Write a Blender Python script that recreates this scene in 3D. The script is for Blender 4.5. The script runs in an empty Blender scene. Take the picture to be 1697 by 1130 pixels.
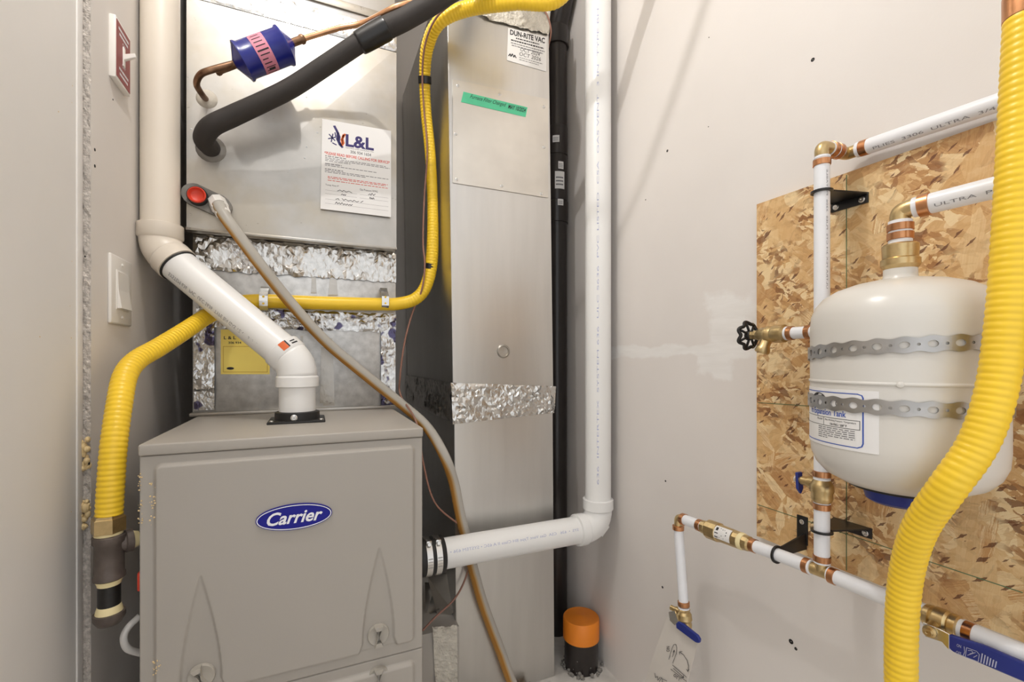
import bpy, bmesh, math, random
from mathutils import Vector, Matrix
random.seed(7)
V = Vector
scene = bpy.context.scene
C = scene.collection

# ------------------------------------------------------------------ camera, world, lamp, exposure
F = 747.0; CX = 848.5; HY = 596.0; YAW = math.radians(23.6); H = 1.08
SA, CA = math.sin(YAW), math.cos(YAW)
cam_d = bpy.data.cameras.new('camera'); cam_d.sensor_width = 36.0; cam_d.sensor_fit = 'HORIZONTAL'
cam_d.lens = F / 1697 * 36.0; cam_d.shift_y = (HY - 565) / 1697.0; cam_d.clip_start = 0.02
cam = bpy.data.objects.new('camera', cam_d); C.objects.link(cam)
cam.location = (0, 0, H); cam.rotation_euler = (math.pi / 2, 0, -YAW)
scene.camera = cam
world = bpy.data.worlds.new('world'); scene.world = world; world.use_nodes = True
bg = world.node_tree.nodes['Background']
bg.inputs[0].default_value = (0.97, 0.985, 1.0, 1); bg.inputs[1].default_value = 1.22
ld = bpy.data.lights.new('ceiling_bulb_offscreen', 'POINT'); ld.energy = 23.0; ld.color = (1.0, 0.985, 0.965); ld.shadow_soft_size = 0.014
lo = bpy.data.objects.new('ceiling_bulb_offscreen', ld); C.objects.link(lo); lo.location = (-0.10, 0.65, 2.68)
scene.view_settings.view_transform = 'Standard'; scene.view_settings.look = 'None'
scene.view_settings.exposure = 0.0; scene.view_settings.gamma = 1.0
scene.view_settings.use_curve_mapping = False

# ------------------------------------------------------------------ helpers
def P(x, y, X=None, Y=None, Z=None):
    """point of the room seen at pixel (x, y) of the photo and lying in the given plane"""
    u = (x - CX) / F; v = (HY - y) / F
    d = V((SA + CA * u, CA - SA * u, v))
    if X is not None: k = X / d.x
    elif Y is not None: k = Y / d.y
    else: k = (Z - H) / d.z
    p = d * k; p.z += H
    return p

def srgb(r, g, b):
    def f(c):
        c /= 255.0
        return c / 12.92 if c <= 0.04045 else ((c + 0.055) / 1.055) ** 2.4
    return (f(r), f(g), f(b), 1.0)

class N:
    def __init__(s, m):
        m.use_nodes = True; s.t = m.node_tree; s.b = s.t.nodes['Principled BSDF']
    def new(s, typ, **kw):
        n = s.t.nodes.new(typ)
        for k, v in kw.items(): setattr(n, k, v)
        return n
    def link(s, a, b): s.t.links.new(a, b)
    def coord(s, scale=(1, 1, 1), rot=(0, 0, 0)):
        tc = s.new('ShaderNodeTexCoord'); mp = s.new('ShaderNodeMapping')
        mp.inputs['Scale'].default_value = scale; mp.inputs['Rotation'].default_value = rot
        s.link(tc.outputs['Object'], mp.inputs['Vector']); return mp.outputs[0]
    def noise(s, vec, scale, detail=3, rough=0.55):
        n = s.new('ShaderNodeTexNoise'); n.inputs['Scale'].default_value = scale
        n.inputs['Detail'].default_value = detail; n.inputs['Roughness'].default_value = rough
        s.link(vec, n.inputs['Vector']); return n.outputs['Fac']
    def ramp(s, fac, stops):
        r = s.new('ShaderNodeValToRGB'); e = r.color_ramp.elements
        while len(e) < len(stops): e.new(0.5)
        for i, (p, c) in enumerate(stops): e[i].position = p; e[i].color = c
        s.link(fac, r.inputs[0]); return r.outputs[0]
    def mix(s, fac, a, b):
        m = s.new('ShaderNodeMix', data_type='RGBA')
        if hasattr(fac, 'links'): s.link(fac, m.inputs['Factor'])
        else: m.inputs['Factor'].default_value = fac
        for k, v in ((6, a), (7, b)):
            if hasattr(v, 'links'): s.link(v, m.inputs[k])
            else: m.inputs[k].default_value = v
        return m.outputs[2]
    def math(s, op, a, b=0.0, c=None):
        m = s.new('ShaderNodeMath', operation=op)
        for i, v in enumerate((a, b) if c is None else (a, b, c)):
            if hasattr(v, 'links'): s.link(v, m.inputs[i])
            else: m.inputs[i].default_value = v
        return m.outputs[0]
    def bump(s, h, strength=0.2, dist=0.001):
        b = s.new('ShaderNodeBump'); b.inputs['Strength'].default_value = strength
        b.inputs['Distance'].default_value = dist
        s.link(h, b.inputs['Height']); s.link(b.outputs[0], s.b.inputs['Normal'])

MAT = {}
def mat(name, col, rough=0.5, metal=0.0, var=0.06, vscale=8, bump=0.0, bscale=60, bdist=0.001, spec=None, stretch=(1, 1, 1), rvar=0.0):
    m = bpy.data.materials.new(name); n = N(m); v = n.coord(stretch)
    a = tuple(max(0, c * (1 - var)) for c in col[:3]) + (1,)
    b = tuple(min(1, c * (1 + var)) for c in col[:3]) + (1,)
    f = n.noise(v, vscale)
    n.link(n.ramp(f, [(0.3, a), (0.7, b)]), n.b.inputs['Base Color'])
    n.b.inputs['Roughness'].default_value = rough; n.b.inputs['Metallic'].default_value = metal
    if rvar:
        g = n.noise(v, vscale * 2.3)
        n.link(n.math('MULTIPLY_ADD', g, rvar, rough - rvar / 2), n.b.inputs['Roughness'])
    if spec is not None: n.b.inputs['Specular IOR Level'].default_value = spec
    if bump: n.bump(n.noise(v, bscale, 4), bump, bdist)
    MAT[name] = m; return m

mat('paint', srgb(226, 220, 214), 0.75, var=0.02, vscale=3, bump=0.25, bscale=260, bdist=0.0006)
mat('jamb_paint', srgb(234, 231, 227), 0.5, var=0.015, vscale=5, bump=0.1, bscale=90)
mat('ceiling_paint', srgb(222, 218, 212), 0.85)
mat('concrete', srgb(212, 207, 200), 0.8, var=0.15, vscale=14, bump=0.4, bscale=80)
mat('galvanized', (0.48, 0.46, 0.43, 1), 0.42, 1.0, var=0.06, vscale=16, rvar=0.12)
mat('galvanized_dull', (0.56, 0.56, 0.555, 1), 0.46, 1.0, var=0.16, vscale=40, rvar=0.15)
mat('galvanized_duct', (0.64, 0.63, 0.61, 1), 0.33, 1.0, var=0.035, vscale=5, stretch=(5, 5, .5), rvar=0.10)
mat('panel_metal', (0.68, 0.65, 0.60, 1), 0.36, 1.0, var=0.08, vscale=7, rvar=0.16)
mat('foil', (0.62, 0.605, 0.58, 1), 0.24, 1.0, var=0.12, vscale=60, bump=0.35, bscale=60, bdist=0.004)
mat('printed_foil', (0.80, 0.79, 0.77, 1), 0.22, 1.0, var=0.12, vscale=60, bump=0.35, bscale=60, bdist=0.004)
mat('plaster_foil', srgb(214, 208, 196), 0.6, 0.15, var=0.12, vscale=40, bump=1.0, bscale=90, bdist=0.008)
mat('furnace_paint', srgb(172, 166, 158), 0.42, var=0.015, vscale=4, bump=0.06, bscale=300)
mat('latch_plastic', srgb(176, 170, 160), 0.4)
mat('pvc', srgb(238, 237, 235), 0.28, var=0.01, vscale=5)
mat('pvc_old', srgb(226, 216, 202), 0.34, var=0.02, vscale=5)
mat('pvc_print', srgb(182, 186, 212), 0.5)
mat('grey_print', srgb(140, 140, 146), 0.5)
mat('pex', srgb(236, 237, 241), 0.32, var=0.012)
mat('yellow', srgb(248, 206, 48), 0.36, var=0.05, vscale=9)
mat('black_tape', srgb(26, 24, 23), 0.28)
mat('foam_black', srgb(48, 43, 40), 0.7, var=0.08, bump=0.2, bscale=300)
mat('abs_black', srgb(42, 36, 34), 0.3, var=0.1)
mat('rubber', srgb(32, 31, 31), 0.5)
mat('steel', (0.70, 0.69, 0.67, 1), 0.26, 1.0, var=0.08)
mat('strap_metal', (0.44, 0.43, 0.42, 1), 0.42, 1.0, var=0.12, vscale=30)
mat('copper', (0.72, 0.40, 0.22, 1), 0.30, 1.0, var=0.2, vscale=30)
mat('copper_dull', (0.24, 0.14, 0.085, 1), 0.42, 1.0, var=0.4, vscale=40)
mat('copper_ring', (0.56, 0.27, 0.13, 1), 0.28, 1.0, var=0.18, vscale=40)
mat('brass', (0.60, 0.45, 0.23, 1), 0.34, 1.0, var=0.16, vscale=50, bump=0.2, bscale=150)
mat('iron', srgb(98, 88, 82), 0.5, 0.3, var=0.2, vscale=40, bump=0.5, bscale=160)
mat('iron_black', srgb(34, 32, 31), 0.35, 0.2, var=0.3, vscale=60)
mat('sealant', srgb(238, 222, 172), 0.6, bump=0.5, bscale=140)
mat('tank_paint', srgb(218, 214, 207), 0.27, var=0.012)
mat('blue_drier', srgb(28, 38, 128), 0.25, var=0.1)
mat('blue_grip', srgb(30, 46, 130), 0.38, var=0.08)
mat('badge_blue', srgb(24, 24, 138), 0.35, spec=0.25)
mat('white_print', srgb(240, 240, 245), 0.4)
mat('pink_label', srgb(222, 140, 160), 0.5)
mat('ink', srgb(38, 36, 40), 0.6)
mat('grey_ink', srgb(126, 124, 126), 0.6)
mat('blue_ink', srgb(62, 92, 178), 0.6)
mat('navy_ink', srgb(52, 42, 104), 0.6)
mat('red_ink', srgb(212, 74, 52), 0.6)
mat('orange_ink', srgb(226, 108, 50), 0.6)
mat('paper', srgb(236, 234, 232), 0.45, var=0.01)
mat('tag_paper', srgb(218, 211, 203), 0.6, var=0.02)
mat('yellow_sticker', srgb(250, 224, 112), 0.45)
mat('sticker_gold', srgb(206, 166, 52), 0.5)
mat('green_tape', srgb(92, 208, 160), 0.5, var=0.04, vscale=20)
mat('orange_cap', srgb(240, 138, 36), 0.42, var=0.05)
mat('red_cap', srgb(214, 66, 44), 0.42)
mat('red_sign', srgb(134, 20, 24), 0.4)
mat('white_plastic', srgb(236, 232, 226), 0.3, var=0.01)
mat('grey_putty', srgb(132, 128, 122), 0.7, bump=0.6, bscale=70, bdist=0.004)
mat('white_putty', srgb(206, 198, 184), 0.7, bump=0.6, bscale=90, bdist=0.003)
mat('spray_foam', srgb(226, 200, 150), 0.7, bump=0.5, bscale=80)
mat('gypsum', srgb(196, 188, 180), 0.95, var=0.3, vscale=150, bump=1.0, bscale=220, bdist=0.004)
mat('dark_hole', srgb(28, 24, 22), 0.8)
mat('wire_brown', srgb(150, 108, 92), 0.45)
mat('bracket_black', srgb(26, 25, 26), 0.35)
mat('pencil_green', srgb(96, 120, 84), 0.8)
mat('flex_cable', srgb(205, 202, 198), 0.4)

# clear vinyl hose with brown deposits along its length
def m_hose():
    m = bpy.data.materials.new('vinyl_hose'); n = N(m)
    tc = n.new('ShaderNodeTexCoord'); sp = n.new('ShaderNodeSeparateXYZ'); n.link(tc.outputs['UV'], sp.inputs[0])
    f = n.math('ADD', sp.outputs[0], n.math('MULTIPLY', n.noise(n.coord(), 9, 2), 0.16))
    f = n.math('ADD', f, n.math('MULTIPLY', n.math('SUBTRACT', sp.outputs[1], 0.45), 0.28))
    col = n.ramp(f, [(0.58, srgb(200, 195, 186)), (0.72, srgb(200, 170, 122)), (0.82, srgb(188, 130, 60)), (1.0, srgb(198, 148, 80))])
    n.link(col, n.b.inputs['Base Color']); n.b.inputs['Roughness'].default_value = 0.22
    n.b.inputs['Transmission Weight'].default_value = 0.25; n.b.inputs['IOR'].default_value = 1.2
    MAT['vinyl_hose'] = m
m_hose()

# painted right wall with white smears of joint compound
def m_wall_right():
    m = bpy.data.materials.new('patched_paint'); n = N(m); v = n.coord()
    sp = n.new('ShaderNodeSeparateXYZ'); n.link(v, sp.inputs[0])
    nz = n.noise(v, 9, 5, 0.6); nz2 = n.noise(n.coord((1, 3, 22)), 3, 3)
    def blob(y0, hy, z0, hz):
        a = n.math('DIVIDE', n.math('ABSOLUTE', n.math('SUBTRACT', sp.outputs[1], y0)), hy)
        b = n.math('DIVIDE', n.math('ABSOLUTE', n.math('SUBTRACT', sp.outputs[2], z0)), hz)
        d = n.math('MAXIMUM', a, b)
        d = n.math('ADD', d, n.math('MULTIPLY', n.math('SUBTRACT', nz, 0.5), 2.2))
        return n.ramp(d, [(0.70, (1, 1, 1, 1)), (1.0, (0, 0, 0, 1))])
    k = n.math('MAXIMUM', blob(0.80, 0.075, H + 0.10, 0.07), blob(1.0, 0.34, H + 0.025, 0.022))
    k = n.math('MAXIMUM', k, blob(0.86, 0.06, H + 0.0, 0.05))
    base = n.ramp(n.noise(v, 3), [(0.3, srgb(225, 219, 214)), (0.7, srgb(230, 224, 219))])
    white = n.ramp(nz2, [(0.3, srgb(234, 232, 229)), (0.7, srgb(246, 245, 243))])
    n.link(n.mix(n.math('MULTIPLY', k, 0.62), base, white), n.b.inputs['Base Color'])
    n.b.inputs['Roughness'].default_value = 0.72
    n.bump(n.noise(v, 240, 3), 0.2, 0.0006); MAT['patched_paint'] = m
m_wall_right()

# oriented strand board
def m_osb():
    m = bpy.data.materials.new('strand_board'); n = N(m)
    def flakes(scale, rot, seed, wob=0.008):
        tc = n.new('ShaderNodeTexCoord'); mp = n.new('ShaderNodeMapping')
        mp.inputs['Rotation'].default_value = (rot, 0, 0); mp.inputs['Scale'].default_value = scale
        mp.inputs['Location'].default_value = (seed, seed * 1.7, seed * 0.6)
        dn = n.new('ShaderNodeTexNoise'); dn.inputs['Scale'].default_value = 45; dn.inputs['Detail'].default_value = 4; dn.inputs['Roughness'].default_value = 0.65
        n.link(tc.outputs['Object'], dn.inputs['Vector'])
        vm = n.new('ShaderNodeVectorMath', operation='MULTIPLY_ADD'); vm.inputs[1].default_value = (0, wob, wob)
        n.link(dn.outputs['Color'], vm.inputs[0]); n.link(tc.outputs['Object'], vm.inputs[2])
        rm = n.new('ShaderNodeMapping'); rm.inputs['Rotation'].default_value = (rot, 0, 0); n.link(vm.outputs[0], rm.inputs['Vector'])
        mp.inputs['Rotation'].default_value = (0, 0, 0); n.link(rm.outputs[0], mp.inputs['Vector'])
        vo = n.new('ShaderNodeTexVoronoi', distance='MANHATTAN'); vo.inputs['Scale'].default_value = 1.0; vo.inputs['Randomness'].default_value = 1.0
        n.link(mp.outputs[0], vo.inputs['Vector'])
        sp = n.new('ShaderNodeSeparateColor'); n.link(vo.outputs['Color'], sp.inputs[0])
        return sp.outputs[0], sp.outputs[1], vo.outputs['Distance'], mp.outputs[0]
    tan = [(0.0, srgb(186, 138, 88)), (0.2, srgb(212, 168, 112)), (0.45, srgb(222, 184, 130)), (0.7, srgb(232, 202, 152)), (0.9, srgb(240, 216, 170)), (1.0, srgb(204, 154, 98))]
    def grain(vec, amt):
        w = n.new('ShaderNodeMapping'); w.inputs['Scale'].default_value = (1, 0.5, 9); n.link(vec, w.inputs['Vector'])
        g = n.noise(w.outputs[0], 2.2, 3); return n.math('MULTIPLY', n.math('SUBTRACT', g, 0.5), amt)
    def layer(fl, ramp, gr=0.5):
        return n.ramp(n.math('ADD', fl[0], grain(fl[3], gr)), ramp)
    A = flakes((1, 12, 30), 0.55, 0.0); B = flakes((1, 14, 40), -0.75, 3.1); D = flakes((1, 16, 34), 1.45, 9.4)
    S1 = flakes((1, 40, 120), 1.15, 7.7, 0.012); S2 = flakes((1, 34, 150), 0.15, 5.2, 0.012); S3 = flakes((1, 46, 130), -0.6, 1.3, 0.012)
    col = n.mix(n.math('GREATER_THAN', B[1], 0.52), layer(A, tan), layer(B, tan))
    col = n.mix(n.math('GREATER_THAN', D[1], 0.66), col, layer(D, tan))
    # patches where the surface is broken into fine slivers
    ms = n.ramp(n.noise(n.coord(), 11, 2), [(0.46, (0.15, 0.15, 0.15, 1)), (0.58, (1, 1, 1, 1))])
    chip = [(0.0, srgb(112, 68, 40)), (0.22, srgb(164, 112, 64)), (0.5, srgb(206, 160, 104)), (0.75, srgb(234, 204, 154)), (1.0, srgb(244, 222, 178))]
    for S, th in ((S1, 0.55), (S2, 0.6), (S3, 0.6)):
        col = n.mix(n.math('MULTIPLY', n.math('GREATER_THAN', S[1], th), n.math('MULTIPLY', ms, 0.85)), col, layer(S, chip, 0.3))
    dk = flakes((1, 44, 170), 0.75, 12.0, 0.01)
    dark = n.math('MULTIPLY', n.math('GREATER_THAN', dk[1], 0.90), n.math('LESS_THAN', dk[2], 0.55))
    col = n.mix(n.math('MULTIPLY', dark, 0.85), col, srgb(104, 60, 36))
    n.link(col, n.b.inputs['Base Color']); n.b.inputs['Roughness'].default_value = 0.6
    hgt = n.math('ADD', n.math('MULTIPLY', A[0], 0.4), n.math('MULTIPLY', n.math('MULTIPLY', S1[0], ms), 0.6))
    n.bump(hgt, 0.35, 0.0012); MAT['strand_board'] = m
m_osb()

# printed foil tape for the plenum
def m_printed():
    m = MAT['printed_foil']; n = N(m); v = n.coord((1, 1, 1))
    f = n.noise(v, 26, 1); g = n.noise(v, 70, 2)
    base = n.ramp(g, [(0.3, (0.42, 0.41, 0.40, 1)), (0.7, (0.66, 0.65, 0.63, 1))])
    col = n.mix(n.ramp(f, [(0.56, (0, 0, 0, 1)), (0.60, (1, 1, 1, 1))]), base, (0.09, 0.08, 0.14, 1))
    n.link(col, n.b.inputs['Base Color'])
m_printed()

def m_stain():
    # handled sheet metal: tan smudges and dark specks of sealant
    n = N(MAT['galvanized']); v = n.coord()
    base = n.b.inputs['Base Color'].links[0].from_socket
    f = n.ramp(n.noise(v, 5, 4, 0.6), [(0.48, (0, 0, 0, 1)), (0.66, (1, 1, 1, 1))])
    col = n.mix(n.math('MULTIPLY', f, 0.55), base, (0.44, 0.38, 0.29, 1))
    g = n.ramp(n.noise(n.coord((1, 1, 1.6), (0, 0.5, 0)), 34, 3, 0.6), [(0.69, (0, 0, 0, 1)), (0.72, (1, 1, 1, 1))])
    col = n.mix(n.math('MULTIPLY', g, 0.45), col, (0.16, 0.14, 0.12, 1))
    n.link(col, n.b.inputs['Base Color'])
m_stain()

INK = {}
def link_obj(o, parent=None):
    C.objects.link(o)
    if parent is not None:
        o.parent = parent
        if parent.type == 'EMPTY': o.matrix_parent_inverse = Matrix.Translation(-V(parent.location))
    return o

def thing(name, label, cat, loc, group=None):
    o = bpy.data.objects.new(name, None); C.objects.link(o); o.location = loc
    o.empty_display_size = 0.05
    o['label'] = label; o['category'] = cat
    if group: o['group'] = group
    return o

def mesh(name, vs, fs, m, parent=None, smooth=False, label=None):
    me = bpy.data.meshes.new(name); me.from_pydata([tuple(v) for v in vs], [], fs); me.update()
    if isinstance(m, str): m = MAT[m]
    me.materials.append(m)
    if smooth:
        for p in me.polygons: p.use_smooth = True
    o = bpy.data.objects.new(name, me); link_obj(o, parent)
    if label: o['label'] = label
    return o

def fixn(o, angle=None):
    bm = bmesh.new(); bm.from_mesh(o.data); bmesh.ops.recalc_face_normals(bm, faces=bm.faces); bm.to_mesh(o.data); bm.free()
    if angle is not None:
        for p in o.data.polygons: p.use_smooth = True
        try: o.data.set_sharp_from_angle(angle=angle)
        except Exception: pass
    return o

def tag(o, label, cat, group=None):
    o['label'] = label; o['category'] = cat
    if group: o['group'] = group
    return o

def box(name, lo_, hi, m, parent=None, bevel=0.0, label=None, seg=2):
    bm = bmesh.new(); bmesh.ops.create_cube(bm, size=1)
    for v in bm.verts:
        v.co = V((lo_[i] + (v.co[i] + 0.5) * (hi[i] - lo_[i]) for i in range(3)))
    if bevel:
        bmesh.ops.bevel(bm, geom=bm.edges[:], offset=bevel, segments=seg, affect='EDGES', profile=0.5)
    me = bpy.data.meshes.new(name); bm.to_mesh(me); bm.free(); me.materials.append(MAT[m])
    o = bpy.data.objects.new(name, me); link_obj(o, parent)
    if bevel: fixn(o, 0.6)
    if label: o['label'] = label
    return o

def hexa(name, c8, m, parent=None, bevel=0.0, label=None):
    """box from 8 corners: front 4 (ccw) then back 4"""
    bm = bmesh.new(); vs = [bm.verts.new(c) for c in c8]
    for f in ((0, 1, 2, 3), (7, 6, 5, 4), (0, 4, 5, 1), (1, 5, 6, 2), (2, 6, 7, 3), (3, 7, 4, 0)):
        bm.faces.new([vs[i] for i in f])
    if bevel: bmesh.ops.bevel(bm, geom=bm.edges[:], offset=bevel, segments=2, affect='EDGES')
    bmesh.ops.recalc_face_normals(bm, faces=bm.faces)
    me = bpy.data.meshes.new(name); bm.to_mesh(me); bm.free(); me.materials.append(MAT[m])
    o = bpy.data.objects.new(name, me); link_obj(o, parent)
    if label: o['label'] = label
    return o

def frame(d):
    d = V(d).normalized(); r = V((0, 0, 1)) if abs(d.z) < 0.9 else V((0, -1, 0))
    a = d.cross(r).normalized(); b = a.cross(d).normalized()
    return a, b

def lathe(name, p, d, prof, m, parent=None, seg=24, smooth=True, label=None, sharp=0.7, twist=0.0):
    d = V(d).normalized(); a, b = frame(d); vs = []; fs = []
    for (z, r) in prof:
        for k in range(seg):
            t = 2 * math.pi * k / seg + twist
            vs.append(V(p) + d * z + (a * math.cos(t) + b * math.sin(t)) * max(r, 1e-5))
    n = len(prof)
    for i in range(n - 1):
        for k in range(seg):
            k2 = (k + 1) % seg
            fs.append((i * seg + k, i * seg + k2, (i + 1) * seg + k2, (i + 1) * seg + k))
    fs.append(tuple(range(seg))); fs.append(tuple(range((n - 1) * seg, n * seg)))
    o = mesh(name, vs, fs, m, parent, False, label); fixn(o, sharp if smooth else None); return o

def cyl(name, p0, p1, r, m, parent=None, seg=24, label=None, ch=0.0):
    p0 = V(p0); p1 = V(p1); L = (p1 - p0).length
    pr = [(0, r), (L, r)] if not ch else [(0, r - ch), (ch, r), (L - ch, r), (L, r - ch)]
    return lathe(name, p0, p1 - p0, pr, m, parent, seg, label=label)

def spline(pts, n=12):
    """catmull-rom through points (any dimension tuples)"""
    out = []
    pts = [tuple(p) for p in pts]
    q = [tuple(2 * a - b for a, b in zip(pts[0], pts[1]))] + pts + [tuple(2 * a - b for a, b in zip(pts[-1], pts[-2]))]
    for i in range(1, len(q) - 2):
        for k in range(n):
            t = k / n
            out.append(tuple(0.5 * (2 * b + (c - a) * t + (2 * a - 5 * b + 4 * c - d) * t * t + (3 * b - a - 3 * c + d) * t ** 3)
                             for a, b, c, d in zip(q[i - 1], q[i], q[i + 1], q[i + 2])))
    out.append(pts[-1]); return out

def resample(pts, step):
    out = [pts[0]]; acc = 0.0
    for a, b in zip(pts[:-1], pts[1:]):
        L = (V(b[:3]) - V(a[:3])).length
        if L < 1e-9: continue
        s = step - acc
        while s <= L:
            t = s / L; out.append(tuple(x + (y - x) * t for x, y in zip(a, b))); s += step
        acc = L - (s - step)
    out.append(pts[-1]); return out

def sweep(name, pts, m, parent=None, seg=16, r=None, smooth_n=10, step=None, pitch=0.0, closed=False, label=None, uv=False, curve=True):
    """pts: tuples (x,y,z[,r[,amp]]); corrugated where amp > 0"""
    full = []
    for p in pts:
        p = tuple(p)
        if len(p) == 3: p = p + (r, 0.0)
        elif len(p) == 4: p = p + (0.0,)
        full.append(p)
    if closed: full = full + [full[0]]
    if curve and len(full) > 2: full = spline(full, smooth_n)
    if step: full = resample(full, step)
    n = len(full); pos = [V(p[:3]) for p in full]
    tan = []
    for i in range(n):
        if closed: t = pos[(i + 1) % (n - 1)] - pos[(i - 1) % (n - 1)]
        else: t = pos[min(i + 1, n - 1)] - pos[max(i - 1, 0)]
        tan.append(t.normalized())
    a, b = frame(tan[0]); vs = []; fs = []; s = 0.0
    for i in range(n):
        if i:
            s += (pos[i] - pos[i - 1]).length
            a = (a - tan[i] * a.dot(tan[i])).normalized()
        b = tan[i].cross(a).normalized()
        rr = full[i][3]
        if pitch and full[i][4]:
            rr += full[i][4] * (abs(math.cos(math.pi * s / pitch)) ** 0.8 * 2 - 1)
        for k in range(seg):
            th = 2 * math.pi * k / seg
            vs.append(pos[i] + (a * math.cos(th) + b * math.sin(th)) * rr)
    for i in range(n - 1):
        for k in range(seg):
            k2 = (k + 1) % seg
            fs.append((i * seg + k, i * seg + k2, (i + 1) * seg + k2, (i + 1) * seg + k))
    if not closed:
        fs.append(tuple(reversed(range(seg)))); fs.append(tuple(range((n - 1) * seg, n * seg)))
    o = mesh(name, vs, fs, m, parent, True, label)
    if uv:
        ul = o.data.uv_layers.new(name='UVMap')
        for p in o.data.polygons:
            for li, vi in zip(p.loop_indices, p.vertices): ul.data[li].uv = (0.5 + 0.5 * (vs[vi] - pos[min(vi // seg, n - 1)]).normalized().dot(V((-.50, .05, -.86))), (vi // seg) / n)
    fixn(o); 
    for p in o.data.polygons: p.use_smooth = len(p.vertices) == 4
    return o

# ---- text and print
def text_geo(s, bold=0.0, shear=0.0):
    cu = bpy.data.curves.new('t', 'FONT'); cu.body = s; cu.size = 1.0; cu.offset = bold; cu.shear = shear
    cu.resolution_u = 3
    ob = bpy.data.objects.new('t', cu); me = bpy.data.meshes.new_from_object(ob)
    vs = [v.co.copy() for v in me.vertices]; fs = [tuple(p.vertices) for p in me.polygons]
    bpy.data.objects.remove(ob); bpy.data.curves.remove(cu); bpy.data.meshes.remove(me)
    x0 = min(v.x for v in vs); x1 = max(v.x for v in vs); y0 = min(v.y for v in vs); y1 = max(v.y for v in vs)
    return [((v.x - x0) / (x1 - x0), (v.y - y0) / (y1 - y0)) for v in vs], fs, (x1 - x0) / (y1 - y0)

def letters(name, s, fn, rect, m, parent, bold=0.0, shear=0.0, off=0.0012, label=None, rot=0):
    """fn(s,t,off): surface map, rect = s0,t0,s1,t1 (t up)"""
    g, fs, _ = text_geo(s, bold, shear); s0, t0, s1, t1 = rect; vs = []
    for (x, y) in g:
        if rot == 90: x, y = 1 - y, x
        elif rot == -90: x, y = y, 1 - x
        elif rot == 180: x, y = 1 - x, 1 - y
        vs.append(fn(s0 + (s1 - s0) * x, t0 + (t1 - t0) * y, off))
    return mesh(name, vs, fs, m, parent, label=label)

def strips(name, fn, rects, m, parent, off=0.0011, n=6):
    vs = []; fs = []
    for (s0, t0, s1, t1) in rects:
        b = len(vs)
        for i in range(n + 1):
            s = s0 + (s1 - s0) * i / n
            vs += [fn(s, t0, off), fn(s, t1, off)]
        for i in range(n): fs.append((b + 2 * i, b + 2 * i + 2, b + 2 * i + 3, b + 2 * i + 1))
    o = mesh(name, vs, fs, m, parent)
    if len(rects) > 1: o['kind'] = 'stuff'
    return o

def lines(name, fn, polys, w, m, parent, off=0.0012):
    """poly-lines drawn in the (s,t) map with half-width w=(ws,wt)"""
    vs = []; fs = []
    for pl in polys:
        for (a, b) in zip(pl[:-1], pl[1:]):
            dx, dy = (b[0] - a[0]) / w[0], (b[1] - a[1]) / w[1]; L = math.hypot(dx, dy) or 1
            nx, ny = -dy / L * w[0], dx / L * w[1]; ex, ey = dx / L * w[0] * .6, dy / L * w[1] * .6
            k = len(vs)
            vs += [fn(a[0] - ex + nx, a[1] - ey + ny, off), fn(a[0] - ex - nx, a[1] - ey - ny, off), fn(b[0] + ex - nx, b[1] + ey - ny, off), fn(b[0] + ex + nx, b[1] + ey + ny, off)]
            fs.append((k, k + 1, k + 2, k + 3))
    return mesh(name, vs, fs, m, parent)

def words(t, s0, s1, h, dens=0.85, rnd=random):
    """rects that stand for a line of print too small to read"""
    out = []; s = s0
    while s < s1:
        w = rnd.uniform(0.02, 0.07); e = min(s + w, s1); out.append((s, t, e, t + h)); s = e + 0.012
    return out

def patch(name, fn, m, parent, nx=1, ny=1, th=0.0008, label=None):
    vs = []; fs = []
    for lay in (th, 0.0):
        for j in range(ny + 1):
            for i in range(nx + 1): vs.append(fn(i / nx, j / ny, lay))
    w = nx + 1; o2 = w * (ny + 1)
    for j in range(ny):
        for i in range(nx):
            q = (j * w + i, j * w + i + 1, (j + 1) * w + i + 1, (j + 1) * w + i)
            fs.append(q); fs.append(tuple(o2 + k for k in reversed(q)))
    rim = [i for i in range(w)] + [j * w + nx for j in range(1, ny + 1)] + [ny * w + i for i in range(nx - 1, -1, -1)] + [j * w for j in range(ny - 1, 0, -1)]
    for a, b in zip(rim, rim[1:] + rim[:1]): fs.append((b, a, o2 + a, o2 + b))
    o = mesh(name, vs, fs, m, parent, label=label); fixn(o); return o

def quadmap(tl, tr, br, bl, nrm):
    tl, tr, br, bl, nrm = map(V, (tl, tr, br, bl, nrm)); nrm.normalize()
    def fn(s, t, off=0.0):
        top = tl.lerp(tr, s); bot = bl.lerp(br, s)
        return bot.lerp(top, t) + nrm * off
    return fn

def cylmap(p0, p1, r, ang0, ang1, ref):
    """s along p0->p1, t around the axis from ang0 to ang1 measured from ref direction"""
    p0 = V(p0); p1 = V(p1); d = (p1 - p0).normalized(); ref = V(ref); a = (ref - d * ref.dot(d)).normalized(); b = d.cross(a)
    def fn(s, t, off=0.0):
        th = ang0 + (ang1 - ang0) * t
        return p0.lerp(p1, s) + (a * math.cos(th) + b * math.sin(th)) * (r + off)
    return fn

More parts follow.
